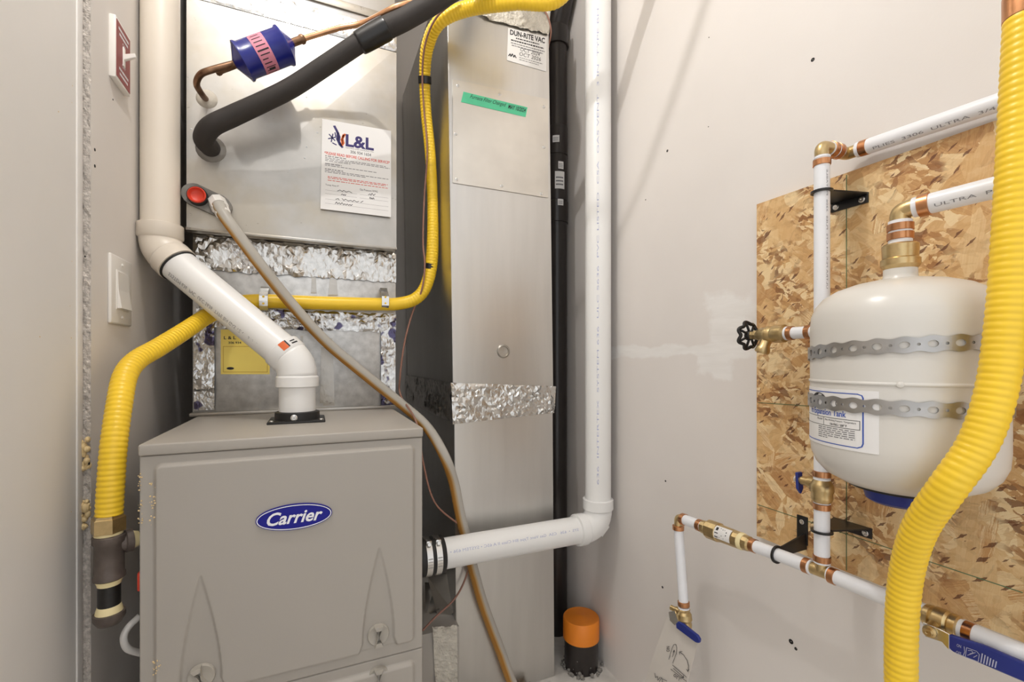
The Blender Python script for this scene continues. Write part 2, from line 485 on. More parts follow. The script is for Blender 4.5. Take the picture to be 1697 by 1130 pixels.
from mathutils import noise as mnoise
def foil(name, fn, nx, ny, amp, m, parent, label=None, ragged=0.0):
    """crinkled tape laid on a surface map"""
    k = 2 if nx * ny < 700 else 1
    nx *= k; ny *= k; vs = []; fs = []; sd = random.uniform(0, 90)
    o0 = fn(0, 0, 0); lu = (fn(1, 0, 0) - o0).length; lv_ = (fn(0, 1, 0) - o0).length
    for j in range(ny + 1):
        for i in range(nx + 1):
            s_, t = i / nx, j / ny; a, b = s_ * lu, t * lv_
            if 0 < i < nx: s_ += random.uniform(-.3, .3) / nx
            h1 = 1 - abs(mnoise.noise((a * 26 + sd, b * 55, sd))) * 2
            h2 = 1 - abs(mnoise.noise((a * 60, b * 95 + sd, sd * 2))) * 2
            cal = smooth01(mnoise.noise((a * 14, b * 14, sd + 5)) * 1.6 + 0.55)
            h = 0.0010 + amp * max(0, (0.55 * h1 * h1 + 0.35 * h2)) * (0.25 + 0.75 * cal)
            if j in (0, ny): t += ragged * (mnoise.noise((a * 40, sd, j)) + random.uniform(-.3, .3)); h = 0.0004 + amp * 0.25 * random.random()
            elif 0 < j < ny: t += random.uniform(-.3, .3) / ny
            vs.append(fn(s_, t, h))
    w = nx + 1
    for j in range(ny):
        for i in range(nx):
            a, b, c, d = j * w + i, j * w + i + 1, (j + 1) * w + i + 1, (j + 1) * w + i
            if random.random() < .5: fs += [(a, b, c), (a, c, d)]
            else: fs += [(a, b, d), (b, c, d)]
    return mesh(name, vs, fs, m, parent, label=label)

SCREW = {}
def screw(p, d, r, m, parent, name='screw', h=0.003):
    """small hex-washer screw head; alike heads share one mesh"""
    key = (round(r, 5), m, round(h, 5))
    if key not in SCREW:
        o = lathe(name, (0, 0, 0), (0, 0, 1), [(0, r * 1.0), (h * 0.3, r), (h * 0.45, r * 0.72), (h, r * 0.66), (h, r * 0.25), (h * 0.6, 0.0)], m, None, 12)
        SCREW[key] = o.data; C.objects.unlink(o); bpy.data.objects.remove(o)
    o = bpy.data.objects.new(name, SCREW[key]); C.objects.link(o); o.parent = parent
    q = V((0, 0, 1)).rotation_difference(V(d)).to_matrix().to_4x4()
    o.matrix_basis = Matrix.Translation(V(p)) @ q
    if parent is not None and parent.type == 'EMPTY': o.matrix_parent_inverse = Matrix.Translation(-V(parent.location))
    return o

def polyext(name, pts, d, m, parent, label=None, bevel=0):
    """extrude polygon of 3-D points by vector d"""
    bm = bmesh.new(); vs = [bm.verts.new(p) for p in pts]; f = bm.faces.new(vs)
    r = bmesh.ops.extrude_face_region(bm, geom=[f])
    bmesh.ops.translate(bm, verts=[g for g in r['geom'] if isinstance(g, bmesh.types.BMVert)], vec=V(d))
    if bevel: bmesh.ops.bevel(bm, geom=bm.edges[:], offset=bevel, segments=1, affect='EDGES')
    bmesh.ops.recalc_face_normals(bm, faces=bm.faces)
    me = bpy.data.meshes.new(name); bm.to_mesh(me); bm.free(); me.materials.append(MAT[m])
    o = bpy.data.objects.new(name, me); link_obj(o, parent)
    if label: o['label'] = label
    return o

def smooth01(x):
    x = max(0.0, min(1.0, x)); return x * x * (3 - 2 * x)

def struct(o):
    o['kind'] = 'structure'; return o

# ------------------------------------------------------------------ the room
XW = 0.935      # face of the right wall
XL = -0.415     # face of the left wall
YB = 2.15       # face of the back wall
CZ = 2.85
YD = P(150, 600, X=XL).y                     # where the left wall's drywall begins (cut edge)
struct(box('floor', (-1.6, -1.6, -0.1), (XW, YB, 0.0), 'concrete'))
struct(box('ceiling', (-1.6, -0.4, CZ), (XW, YB, CZ + 0.1), 'ceiling_paint'))
wr = struct(box('wall_right', (XW, -1.6, -0.1), (XW + 0.1, YB + 0.1, CZ + 0.1), 'patched_paint'))
struct(box('wall_back', (-1.6, YB, -0.1), (XW, YB + 0.1, CZ + 0.1), 'paint'))
wl = struct(box('wall_left', (XL - 0.10, YD + 0.002, 0), (XL, YB, CZ), 'paint'))
# cut gypsum edge of the left wall's board, roughened
XJ = P(136, 600, Y=YD).x
vs = []; fs = []; nz = 260
for j in range(nz + 1):
    z = CZ * j / nz; e = random.uniform(-0.0012, 0.0012)
    for i in range(4):
        vs.append(V((XL + 0.0002 - (XL - XJ + 0.004) * i / 3 + (random.uniform(-.0007, .0007) if i else e * 0.6), YD + random.uniform(-0.002, 0.0015), z)))
for j in range(nz):
    for i in range(3): k = j * 4 + i; fs.append((k, k + 1, k + 5, k + 4))
mesh('cut_gypsum_edge', vs, fs, 'gypsum', wl, label='rough cut edge of the drywall')
# painted door jamb in front of it
jm = struct(box('trim_1', (XJ - 0.11, -0.25, 0), (XJ, YD - 0.001, CZ), 'jamb_paint'))
xb = P(126, 600, X=XJ).y; xb2 = P(135, 600, X=XJ).y
box('stop_bead', (XJ - 0.004, xb, 0), (XJ + 0.0025, xb2, CZ), 'jamb_paint', jm, bevel=0.0015)
for (px, py, r) in ((120, 142, .0012), (119, 170, .0010), (97, 185, .0016), (119, 433, .0010), (118, 560, .0016), (66, 558, .0014), (118, 848, .0014), (116, 507, .001)):
    p = P(px, py, X=XJ); lathe('paint_chip', p - V((0.0004, 0, 0)), (1, 0, 0), [(0, r), (0.0007, r * 0.7)], 'spray_foam', jm, 8)
# screw holes and dents in the walls
for (px, py, r) in ((1347, 99, .0042), (1106, 250, .0040), (1175, 62, .0015), (1103, 797, .0030), (1098, 973, .0038), (1311, 1063, .0055), (1319, 1075, .0035), (1070, 331, .002), (1174, 210, .0014)):
    p = P(px, py, X=XW); lathe('screw_hole', p + V((0.0008, 0, 0)), (-1, 0, 0), [(0, r), (0.0014, r * 0.9), (0.0014, r * 0.5), (0.0006, 0)], 'dark_hole', wr, 10)
for (px, py, r) in ((157, 248, .0035), (157, 275, .0035), (187, 165, .002), (141, 425, .002), (148, 768, .003)):
    p = P(px, py, X=XL); lathe('screw_hole', p - V((0.0008, 0, 0)), (1, 0, 0), [(0, r), (0.0014, r * 0.9), (0.0014, r * 0.5), (0.0006, 0)], 'dark_hole', wl, 10)
# expanding foam squeezed out along the cut edge
vs = []; fs = []
bm = bmesh.new()
for k in range(46):
    py = random.choice([random.uniform(725, 785), random.uniform(735, 770), random.uniform(820, 875)]); px = random.uniform(134, 147)
    p = P(px, py, Y=YD - 0.002); r = random.uniform(0.003, 0.008)
    bmesh.ops.create_icosphere(bm, subdivisions=2, radius=r, matrix=Matrix.Translation(p + V((0, random.uniform(-.004, .002), 0))) @ Matrix.Diagonal((random.uniform(.6, 1), random.uniform(.6, 1), random.uniform(.6, 1.5), 1)))
me = bpy.data.meshes.new('spray_foam'); bm.to_mesh(me); bm.free(); me.materials.append(MAT['spray_foam'])
for p in me.polygons: p.use_smooth = True
o = bpy.data.objects.new('spray_foam', me); link_obj(o, wl); o['label'] = 'cream expanding foam on the drywall edge'

# ------------------------------------------------------------------ furnace
FY = 1.05; FZ = H - 0.158
FX0 = P(231, 800, Y=FY).x; FX1 = P(700, 800, Y=FY).x
SEAM = P(700, 1073, Y=FY).z
furn = thing('furnace', 'taupe metal gas furnace cabinet with an oval blue badge on its door', 'furnace', ((FX0 + FX1) / 2, FY + 0.37, 0))
box('cabinet', (FX0 + .001, FY + 0.012, 0.0), (FX1 - .001, FY + 0.74, FZ - 0.021), 'furnace_paint', furn, 0.002)
lid = box('top_lid', (FX0 - .001, FY - 0.006, FZ - 0.022), (FX1 + .001, FY + 0.74, FZ), 'furnace_paint', furn, 0.004, seg=3)

def door(name, z0, z1, margins, pockets, parent):
    """pressed sheet door: a height field with a raised panel and tapering latch pockets"""
    x0, x1 = FX0 + 0.0005, FX1 - 0.0005; ml, mr, mb, mt = margins
    nx = 230; nz = int((z1 - z0) / (x1 - x0) * nx) + 2
    def h(x, z):
        # rounded rectangle distance
        cx, cz = (x0 + ml + x1 - mr) / 2, (z0 + mb + z1 - mt) / 2
        hx, hz = (x1 - mr - x0 - ml) / 2, (z1 - mt - z0 - mb) / 2; rr = 0.014
        dx, dz = abs(x - cx) - hx + rr, abs(z - cz) - hz + rr
        d = math.hypot(max(dx, 0), max(dz, 0)) + min(max(dx, dz), 0) - rr
        e = 0.010 * smooth01(-d / 0.007)
        for (px, pz, ax, az, w) in pockets:
            s = (az - z) / (az - pz)
            if s > 0:
                c = ax + (px - ax) * s; hw = w * (1 - (1 - min(s, 1.0)) ** 1.55) if s < 1 else w
                if s > 1.06: hw += (s - 1.06) * 0.07
                g = smooth01((hw - abs(x - c)) / 0.0032 + 0.5)
                e -= g * min(e, 0.0022 + 0.0065 * min(1, s))
        return e
    vs = []; fs = []
    for j in range(nz + 1):
        for i in range(nx + 1):
            x = x0 + (x1 - x0) * i / nx; z = z0 + (z1 - z0) * j / nz
            vs.append((x, FY - h(x, z), z))
    w = nx + 1
    for j in range(nz):
        for i in range(nx): k = j * w + i; fs.append((k, k + 1, k + w + 1, k + w))
    # return edges
    rim = [i for i in range(w)] + [j * w + nx for j in range(1, nz + 1)] + [nz * w + i for i in range(nx - 1, -1, -1)] + [j * w for j in range(nz - 1, 0, -1)]
    b = len(vs)
    for k in rim: vs.append((vs[k][0], FY + 0.013, vs[k][2]))
    for q in range(len(rim)):
        q2 = (q + 1) % len(rim); fs.append((rim[q2], rim[q], b + q, b + q2))
    o = mesh(name, vs, fs, 'furnace_paint', parent, True)
    return o

def knob(p, parent, tilt=0.0):
    R = 0.0235
    k = lathe('latch_knob', p + V((0, 0.004, 0)), (0, -1, 0), [(0, R), (0.006, R), (0.0085, R * 0.93), (0.0075, R * 0.8), (0.006, R * 0.5), (0.006, 0)], 'latch_plastic', parent, 36)
    def hour(sc, y):
        pts = []
        for i in range(13):
            t = -1 + 2 * i / 12; pts.append((sc[0] * (0.30 + 0.70 * abs(t) ** 1.6), t * sc[1]))
        loop = pts + [(-a, b) for a, b in reversed(pts)]
        ct, st = math.cos(tilt), math.sin(tilt)
        return [p + V((a * ct - b * st, y, a * st + b * ct)) for a, b in loop]
    of, ob_ = hour((0.0092, 0.0225), -0.014), hour((0.0092, 0.0225), -0.001)
    nf, nb = hour((0.0060, 0.0135), -0.014), hour((0.0060, 0.0135), -0.001)
    m_ = len(of); fs = []
    for i in range(m_):
        j = (i + 1) % m_
        for (u, w) in ((0, 2), (1, 0), (2, 3)): fs.append((u * m_ + i, u * m_ + j, w * m_ + j, w * m_ + i))
    fixn(mesh('grip', of + ob_ + nf + nb, fs, 'latch_plastic', k))
    return k

k1 = P(334, 1113, Y=FY - 0.004); a1 = P(332, 955, Y=FY - 0.01)
k2 = P(627, 1057, Y=FY - 0.004); a2 = P(629, 906, Y=FY - 0.01)
zk = (k1.z + k2.z) / 2; k1.z = k2.z = zk; za = (a1.z + a2.z) / 2
ud = door('upper_door', SEAM + 0.0012, FZ - 0.0235, (0.021, 0.017, 0.020, 0.014),
          [(k1.x, zk, a1.x, za, 0.0335), (k2.x, zk, a2.x, za, 0.0335)], furn)
knob(k1, ud, 0.35); knob(k2, ud, 0.0)
k3 = P(626, 1122, Y=FY - 0.004); zk3 = k3.z
ldoor = door('lower_door', 0.06, SEAM - 0.0012, (0.021, 0.017, 0.02, 0.020),
             [(k1.x, zk3 + 0.03, k1.x, zk3 + 0.22, 0.0335)], furn)
knob(V((k2.x, k3.y, zk3)), ldoor, 0.0); knob(V((k1.x, k3.y, zk3)), ldoor, 0.0)
# badge
bc = P(489, 855.5, Y=FY - 0.011); bw, bh = 0.0715, 0.0265
def ell(y, sx, sz, n=56): return [bc + V((sx * math.cos(2 * math.pi * i / n), y, sz * math.sin(2 * math.pi * i / n))) for i in range(n)]
badge = polyext('badge', ell(0.002, bw, bh), (0, -0.006, 0), 'badge_blue', ud, label='oval blue maker badge with white rim')
def ring(y, s0, s1, m):
    a = ell(y, bw * s0 if s0 > 0 else 0, bh * s0); A = [bc + V((math.cos(2 * math.pi * i / 56) * (bw - s0), y, math.sin(2 * math.pi * i / 56) * (bh - s0))) for i in range(56)]
    B = [bc + V((math.cos(2 * math.pi * i / 56) * (bw - s1), y, math.sin(2 * math.pi * i / 56) * (bh - s1))) for i in range(56)]
    fs = [(i, (i + 1) % 56, 56 + (i + 1) % 56, 56 + i) for i in range(56)]
    return mesh('badge_rim', A + B, fs, m, badge)
ring(-0.0046, 0.0016, 0.0034, 'white_print')
bm_ = quadmap(bc + V((-bw, -0.004, bh)), bc + V((bw, -0.004, bh)), bc + V((bw, -0.004, -bh)), bc + V((-bw, -0.004, -bh)), (0, -1, 0))
letters('lettering', 'Carrier', bm_, (0.14, 0.26, 0.87, 0.76), 'white_print', badge, bold=0.022, shear=0.35, off=0.0006)
# crumbs of foam and plaster on the door's left edge
bm = bmesh.new()
for k in range(60):
    px, py = random.choice([(random.uniform(229, 236), random.uniform(785, 870)), (random.uniform(248, 258), random.uniform(798, 870)), (random.uniform(252, 266), random.uniform(1092, 1120))])
    p = P(px, py, Y=FY - 0.001 if px < 247 else FY - 0.010)
    bmesh.ops.create_icosphere(bm, subdivisions=1, radius=random.uniform(.0006, .0019), matrix=Matrix.Translation(p))
me = bpy.data.meshes.new('plaster_crumbs'); bm.to_mesh(me); bm.free(); me.materials.append(MAT['spray_foam'])
o = bpy.data.objects.new('plaster_crumbs', me); link_obj(o, ud); o['kind'] = 'stuff'
# red wire nut box and grey cable on the left side
sweep('conduit_cable', [P(232, 1020, Y=FY + .06), P(212, 1040, Y=FY + .05), P(205, 1058, Y=FY + .045), P(212, 1075, Y=FY + .05), P(236, 1083, Y=FY + .07), P(250, 1086, Y=FY + .08)], 'flex_cable', furn, 12, r=0.0062, label='pale grey electrical cable looping at the cabinet side')
rp = P(228, 962, Y=FY + 0.03)
box('side_plug', (FX0 - 0.010, FY + 0.02, rp.z - 0.018), (FX0 + 0.004, FY + 0.05, rp.z + 0.018), 'red_cap', furn, 0.003)

# ------------------------------------------------------------------ exhaust vent (white PVC)
VB = P(493, 697, Z=FZ); VR = 0.0435
vent = thing('exhaust_vent_pipe', 'white plastic exhaust vent rising diagonally from the furnace top to the ceiling', 'vent pipe', (VB.x, VB.y, FZ))
fl = box('flange_plate', (VB.x - .066, VB.y - .060, FZ - 0.001), (VB.x + .066, VB.y + .060, FZ + 0.006), 'rubber', vent, 0.003)
lathe('rubber_collar', (VB.x, VB.y, FZ + 0.004), (0, 0, 1), [(0, VR + .010), (0.020, VR + .009), (0.022, VR + .004)], 'rubber', vent, 36)
for (dx, dy) in ((0.0, -(VR + .010)), ): screw(V((VB.x + dx - .006, VB.y + dy, FZ + 0.014)), (0, -1, 0), 0.008, 'steel', fl, h=0.006)
for (dx, dy) in ((-.056, -.048), (.056, -.048)): screw(V((VB.x + dx, VB.y + dy, FZ + 0.006)), (0, 0, 1), 0.006, 'steel', fl)
E1 = V((VB.x, VB.y, P(491, 622, Y=VB.y).z))
LP_ = P(266, 300, X=-0.368); LX, LY = LP_.x, LP_.y
E2 = V((LX, LY, P(268, 408, Y=LY).z))
cyl('riser', (VB.x, VB.y, FZ + 0.004), E1, VR, 'pvc', vent, 36)
dg = (E2 - E1).normalized(); up = V((0, 0, 1))
hubz = E1.z - 0.012
c0 = E1 + up * 0.0; 
def elbow(name, p_in, d_in, corner, d_out, lo_out, r, m, parent):
    """fitting: two hubs joined by a bend round the corner point"""
    n = 8; a = corner - d_in * lo_out; b = corner + d_out * lo_out; pts = []
    for i in range(n + 1):
        t = i / n; q = (a * (1 - t) ** 2 + corner * 2 * t * (1 - t) + b * t * t); pts.append(tuple(q))
    e = sweep(name, pts, m, parent, 32, r=r + 0.0035, curve=False)
    return e, a, b
eb, ea, ebb = elbow('elbow', None, up, E1 + up * 0.028, dg, 0.030, VR, 'pvc', vent)
lathe('hub', ea - up * 0.028, up, [(0, VR + .002), (0.002, VR + .0075), (0.026, VR + .0075), (0.030, VR + .003)], 'pvc', eb, 36)
lathe('hub', ebb - dg * 0.004, dg, [(0, VR + .003), (0.003, VR + .0055), (0.030, VR + .0055), (0.032, VR + .001)], 'pvc', eb, 36)
et, ta, tb = elbow('elbow', None, up * -1, E2 - up * 0.006, -dg, 0.030, VR - .001, 'pvc_old', vent)
lathe('hub', ta + up * 0.032, -up, [(0, VR), (0.002, VR + .0065), (0.034, VR + .0065), (0.040, VR + .002)], 'pvc_old', et, 36)
lathe('hub', tb - dg * 0.034, dg, [(0, VR + .001), (0.002, VR + .0055), (0.030, VR + .0055), (0.036, VR + .002)], 'pvc_old', et, 36)
lathe('seal_ring', tb - dg * 0.038, dg, [(0, VR + .001), (0.001, VR + .0035), (0.004, VR + .0035), (0.005, VR + .001)], 'rubber', et, 36)
dpipe = cyl('diagonal_pipe', ebb + dg * 0.002, tb - dg * 0.03, VR, 'pvc', vent, 40)
cyl('upper_pipe', ta + up * 0.01, (LX, LY, CZ), VR - 0.0015, 'pvc_old', vent, 40)
# print along the underside of the diagonal, maker sticker on the hub
view = V((0, 0, H)) - (E1 + E2) / 2
fn = cylmap(tb - dg * 0.05, ebb + dg * 0.03, VR, 0.62, 0.86, view)
letters('print', 'SYSTEM 636  PVC  ULC S636  TYPE BH GAS VENT  SYSTEM 636', fn, (0.02, 0, 0.98, 1), 'grey_print', dpipe, off=0.0004)
hubm = cylmap(ebb + dg * 0.0, ebb + dg * 0.026, VR + .0055, -0.05, 0.62, view)
st = patch('orange_sticker', lambda s, t, o=0: hubm(0.08 + 0.84 * (1 - s), 0.1 + 0.5 * t, o), 'orange_ink', eb, 2, 8, label='small orange sticker on the elbow')
strips('sticker_band', hubm, [(0.1, 0.62, 0.9, 0.72), (0.2, 0.95, 0.35, 1.5), (0.5, 0.95, 0.62, 1.4)], 'ink', eb, n=3)

# ------------------------------------------------------------------ coil cabinet and plenum above the furnace
CY = 1.47; PY = 1.52
cx0 = P(309, 200, Y=CY).x; cx1 = P(657, 200, Y=CY).x
cz0 = P(500, 397, Y=CY).z; cz1 = P(500, 38, Y=CY).z
coil = thing('coil_cabinet', 'galvanized cooling coil cabinet with a white service sheet on its front', 'coil cabinet', ((cx0 + cx1) / 2, CY + 0.3, cz0))
box('body', (cx0, CY + 0.004, cz0), (cx1, YB - 0.07, cz1), 'galvanized', coil, 0.002)
mid = V(((cx0 + cx1) / 2, CY - 0.006, (cz0 + cz1) / 2)); cs = [V((cx0, CY, cz0)), V((cx1, CY, cz0)), V((cx1, CY, cz1)), V((cx0, CY, cz1))]
vs = cs + [mid] + [c + V((0, .006, 0)) for c in cs]
fp = mesh('front_panel', vs, [(0, 1, 4), (1, 2, 4), (2, 3, 4), (3, 0, 4), (0, 5, 6, 1), (1, 6, 7, 2), (2, 7, 8, 3), (3, 8, 5, 0)], 'galvanized', coil)
fixn(fp)
def on_coil(x, y, lift=0.0):
    """point on the cross-broken front panel"""
    p = P(x, y, Y=CY)
    k = 1 - max(abs(p.x - mid.x) / ((cx1 - cx0) / 2), abs(p.z - mid.z) / ((cz1 - cz0) / 2))
    return P(x, y, Y=CY - 0.006 * max(0, k) - lift)
box('bottom_hem', (cx0 - .001, CY - 0.004, cz0 - 0.004), (cx1 + .001, CY + 0.03, cz0 + 0.004), 'galvanized', coil, 0.0015)
# service sheet
q = [on_coil(534, 197), on_coil(648, 217), on_coil(648, 360), on_coil(531, 346)]
yy = min(p.y for p in q) - 0.0045
q = [P(534, 197, Y=yy), P(648, 217, Y=yy), P(648, 360, Y=yy), P(531, 346, Y=yy)]
sh = quadmap(*q, (0, -1, 0))
sheet = patch('service_sheet', sh, 'paper', coil, 1, 1, 0.0010, label='white printed service sheet')
letters('lettering', 'L&L', sh, (0.33, 0.735, 0.74, 0.875), 'navy_ink', sheet, bold=0.03)
flame = lambda pts: [tuple(p) for p in pts]
lines('flame_logo', sh, [[(0.17, 0.94), (0.22, 0.87), (0.215, 0.80), (0.25, 0.745), (0.285, 0.72)], [(0.20, 0.90), (0.24, 0.83), (0.235, 0.78), (0.265, 0.735)]], (0.018, 0.011), 'navy_ink', sheet)
lines('flame_tongue', sh, [[(0.32, 0.87), (0.285, 0.82), (0.30, 0.77), (0.28, 0.74)], [(0.30, 0.86), (0.275, 0.80), (0.285, 0.75)]], (0.016, 0.010), 'orange_ink', sheet)
lines('snowflake_logo', sh, [[(0.10, 0.84), (0.18, 0.78)], [(0.15, 0.85), (0.13, 0.76)], [(0.09, 0.79), (0.19, 0.82)], [(0.15, 0.75), (0.20, 0.735)], [(0.18, 0.87), (0.19, 0.83)]], (0.008, 0.006), 'navy_ink', sheet)
letters('lettering', 'HEATING AND COOLING LTD.', sh, (0.33, 0.715, 0.74, 0.728), 'grey_ink', sheet, bold=0.01)
letters('lettering', '306 934 1654', sh, (0.40, 0.665, 0.70, 0.70), 'grey_ink', sheet, bold=0.02)
letters('lettering', '*PLEASE READ BEFORE CALLING FOR SERVICE*', sh, (0.04, 0.612, 0.98, 0.645), 'red_ink', sheet, bold=0.02)
rs = random.Random(3)
w_ = []
for (t, e) in ((0.572, 0.92), (0.556, 0.98), (0.540, 0.40), (0.488, 0.78), (0.430, 0.96), (0.414, 0.62)): w_ += words(t, 0.05, e, 0.007, rnd=rs)
for (t, e) in ((0.59, 0.34), (0.505, 0.28), (0.446, 0.3)): w_ += words(t, 0.05, e, 0.010, rnd=rs)
strips('small_print', sh, w_, 'grey_ink', sheet, n=1)
w_ = []
for (t, e) in ((0.365, 0.95), (0.350, 0.92), (0.325, 0.95)): w_ += words(t, 0.09, e, 0.007, rnd=rs)
strips('red_print', sh, w_, 'red_ink', sheet, n=1)
letters('lettering', 'Temp Rise F°', sh, (0.06, 0.262, 0.25, 0.285), 'ink', sheet); letters('lettering', 'Gas Pressure WMG', sh, (0.54, 0.262, 0.80, 0.285), 'ink', sheet)
strips('form_lines', sh, [(0.06, 0.215, 0.50, 0.217), (0.06, 0.175, 0.50, 0.177), (0.54, 0.215, 0.96, 0.217), (0.54, 0.175, 0.96, 0.177), (0.06, 0.115, 0.96, 0.117), (0.06, 0.068, 0.96, 0.070)], 'grey_ink', sheet, n=1)
def scribble(name, fn, s0, s1, t0, h, m, parent, w=(0.006, 0.004), seed=1, n=16):
    r = random.Random(seed); pl = []; cur = []
    for i in range(n):
        cur.append((s0 + (s1 - s0) * i / (n - 1) + r.uniform(-.3, .3) * (s1 - s0) / n, t0 + h * (0.95 if i % 2 else 0.1) * r.uniform(0.5, 1)))
        if r.random() < 0.16 and len(cur) > 2: pl.append(cur); cur = []
    if len(cur) > 1: pl.append(cur)
    return lines(name, fn, pl, w, m, parent)
for i, (a, b, t) in enumerate(((0.22, 0.42, 0.22), (0.28, 0.36, 0.18), (0.66, 0.78, 0.222), (0.68, 0.75, 0.18), (0.20, 0.58, 0.122), (0.20, 0.44, 0.074))):
    scribble('handwriting', sh, a, b, t, 0.026, 'ink', sheet, (0.004, 0.0028), 20 + i, 14 if b - a > .2 else 7)
# black stray marks and screws on the panel
for (px, py) in ((317, 214), (508, 161), (497, 233), (508, 243), (526, 220), (480, 282), (505, 262)): screw(on_coil(px, py, -0.0005), (0, -1, 0), 0.0028, 'galvanized_dull', fp, h=0.0016)
# foil tape along the cabinet's top seam, drawn over the joint
tq = lambda a, b, c, d, Y: quadmap(P(*a, Y=Y), P(*b, Y=Y), P(*c, Y=Y), P(*d, Y=Y), (0, -1, 0))
zt = cz1
def hband(x0, x1, z0, z1, Y): return quadmap((x0, Y, z1), (x1, Y, z1), (x1, Y, z0), (x0, Y, z0), (0, -1, 0))
foil('foil_tape', hband(cx0, cx1, zt - 0.012, zt + 0.055, CY - 0.001), 34, 4, 0.0035, 'foil', coil, label='crinkled foil tape on the top seam')
# supply duct going up from the coil cabinet
sd = thing('supply_duct', 'galvanized supply duct running up to the ceiling from the coil cabinet', 'duct', ((cx0 + cx1) / 2, CY + 0.3, cz1))
box('duct_body', (cx0 + 0.004, CY + 0.003, cz1 + 0.0005), (cx1 - 0.004, YB - 0.07, CZ), 'galvanized_duct', sd, 0.002)
box('drive_cleat', (cx0 + 0.0, CY - 0.004, cz1 + 0.075), (cx1, CY + 0.006, cz1 + 0.10), 'galvanized', sd, 0.002)

# refrigerant outlets: putty collars, drain port
pc = on_coil(343, 164); lathe('putty_collar', pc + V((0, .006, 0)), (0, -1, 0), [(0, .028), (.006, .026), (.012, .019), (.015, .010)], 'white_putty', coil, 20)
pc2 = on_coil(350, 247); lathe('putty_collar', pc2 + V((0, .006, 0)), (0, -1, 0), [(0, .039), (.006, .037), (.011, .032), (.014, .028)], 'grey_putty', coil, 20)
dp_a = on_coil(326, 325); dp_b = on_coil(362, 342)
loop = []
for i in range(24):
    t = 2 * math.pi * i / 24; c_ = dp_a if math.cos(t) < 0 else dp_b
    ax = (dp_b - dp_a).normalized(); az = V((-ax.z, 0, ax.x))
    loop.append(V((c_.x, CY + .004, c_.z)) + ax * math.cos(t) * 0.034 + az * math.sin(t) * 0.030)
dport = polyext('drain_plate', loop, (0, -0.016, 0), 'grey_putty', coil, label='dark grey drain port plate')
rc = P(326, 323, Y=CY - .03)
lathe('port_rim', rc + V((0, .03, 0)), (0, -1, 0), [(0, .024), (.028, .024), (.030, .0232), (.030, .0222), (.002, .0222), (.002, 0)], 'rubber', dport, 28)
lathe('red_plug', rc + V((0, .02, 0)), (0, -1, 0), [(0, .021), (.014, .021), (.022, .0215), (.024, .019), (.016, .0155), (.014, .013), (.013, 0)], 'red_cap', dport, 28, label='red plastic plug')

# lower plenum
px0 = P(319, 560, Y=PY).x; px1 = P(656, 560, Y=PY).x
plen = thing('supply_plenum', 'dull galvanized plenum with foil-taped seams between furnace and coil cabinet', 'plenum', ((px0 + px1) / 2, PY + 0.25, FZ))
pb = box('plenum_body', (px0, PY, FZ - 0.001), (px1, YB - 0.09, cz0 - 0.003), 'galvanized_dull', plen, 0.002)
box('base_flange', (px0 - .004, PY - 0.022, FZ - 0.001), (px1 + .004, PY + 0.002, FZ + 0.010), 'galvanized', plen, 0.003)
zA = P(500, 458, Y=PY).z
foil('foil_tape', hband(px0 + .002, px1, zA, cz0 - 0.002, PY - 0.002), 40, 5, 0.009, 'foil', plen, ragged=0.06, label='crinkled bright foil tape')
zB0 = P(560, 548, Y=PY).z; zB1 = P(560, 517, Y=PY).z
foil('foil_tape', hband(px0 + .01, px1, zB0, zB1, PY - 0.002), 40, 4, 0.006, 'printed_foil', plen, ragged=0.08, label='printed foil tape below the gas pipe')
xa0, xa1 = P(322, 600, Y=PY).x, P(356, 600, Y=PY).x
foil('foil_tape', hband(xa0, xa1, P(340, 679, Y=PY).z, P(340, 522, Y=PY).z, PY - 0.003), 5, 18, 0.007, 'printed_foil', plen, label='printed foil tape down the left seam')
xb0, xb1 = P(631, 600, Y=PY).x, P(655, 600, Y=PY).x
foil('foil_tape', hband(xb0, xb1, P(640, 672, Y=PY).z, P(640, 532, Y=PY).z, PY - 0.003), 4, 18, 0.007, 'printed_foil', plen, label='printed foil tape down the right seam')
ys = quadmap(P(366, 546, Y=PY - .0005), P(447, 546, Y=PY - .0005), P(447, 620, Y=PY - .0005), P(366, 620, Y=PY - .0005), (0, -1, 0))
ysx = patch('yellow_sticker', ys, 'yellow_sticker', plen, 1, 1, 0.001, label='yellow rating sticker')
lines('sticker_frame', ys, [[(0.05, 0.62), (0.95, 0.62), (0.95, 0.05), (0.05, 0.05), (0.05, 0.62)]], (0.006, 0.006), 'sticker_gold', ysx)
letters('lettering', 'L & L', ys, (0.06, 0.78, 0.30, 0.85), 'ink', ysx, bold=0.02)
letters('lettering', '306 934', ys, (0.15, 0.68, 0.41, 0.73), 'ink', ysx, bold=0.02)
def oval(fn, cx, cy, rx, ry, m, parent, name='oval_mark'):
    vs = [fn(cx + rx * math.cos(2 * math.pi * i / 24), cy + ry * math.sin(2 * math.pi * i / 24), 0.0013) for i in range(24)]
    return mesh(name, vs, [tuple(range(24))], m, parent)
oval(ys, 0.19, 0.13, 0.075, 0.03, 'ink', ysx)
# spray-sealant streaks that ran down the sheet
for (px, y0, y1, w) in ((552, 452, 490, 5), (520, 450, 486, 3), (545, 560, 672, 6), (500, 556, 600, 2), (535, 575, 668, 3)):
    fnq = quadmap(P(px - w, y0, Y=PY - .0006), P(px + w, y0, Y=PY - .0006), P(px + w * 1.6, y1, Y=PY - .0006), P(px - w * 1.6, y1, Y=PY - .0006), (0, -1, 0))
    foil('sealant_streak', fnq, 3, 12, 0.0006, 'galvanized', plen)

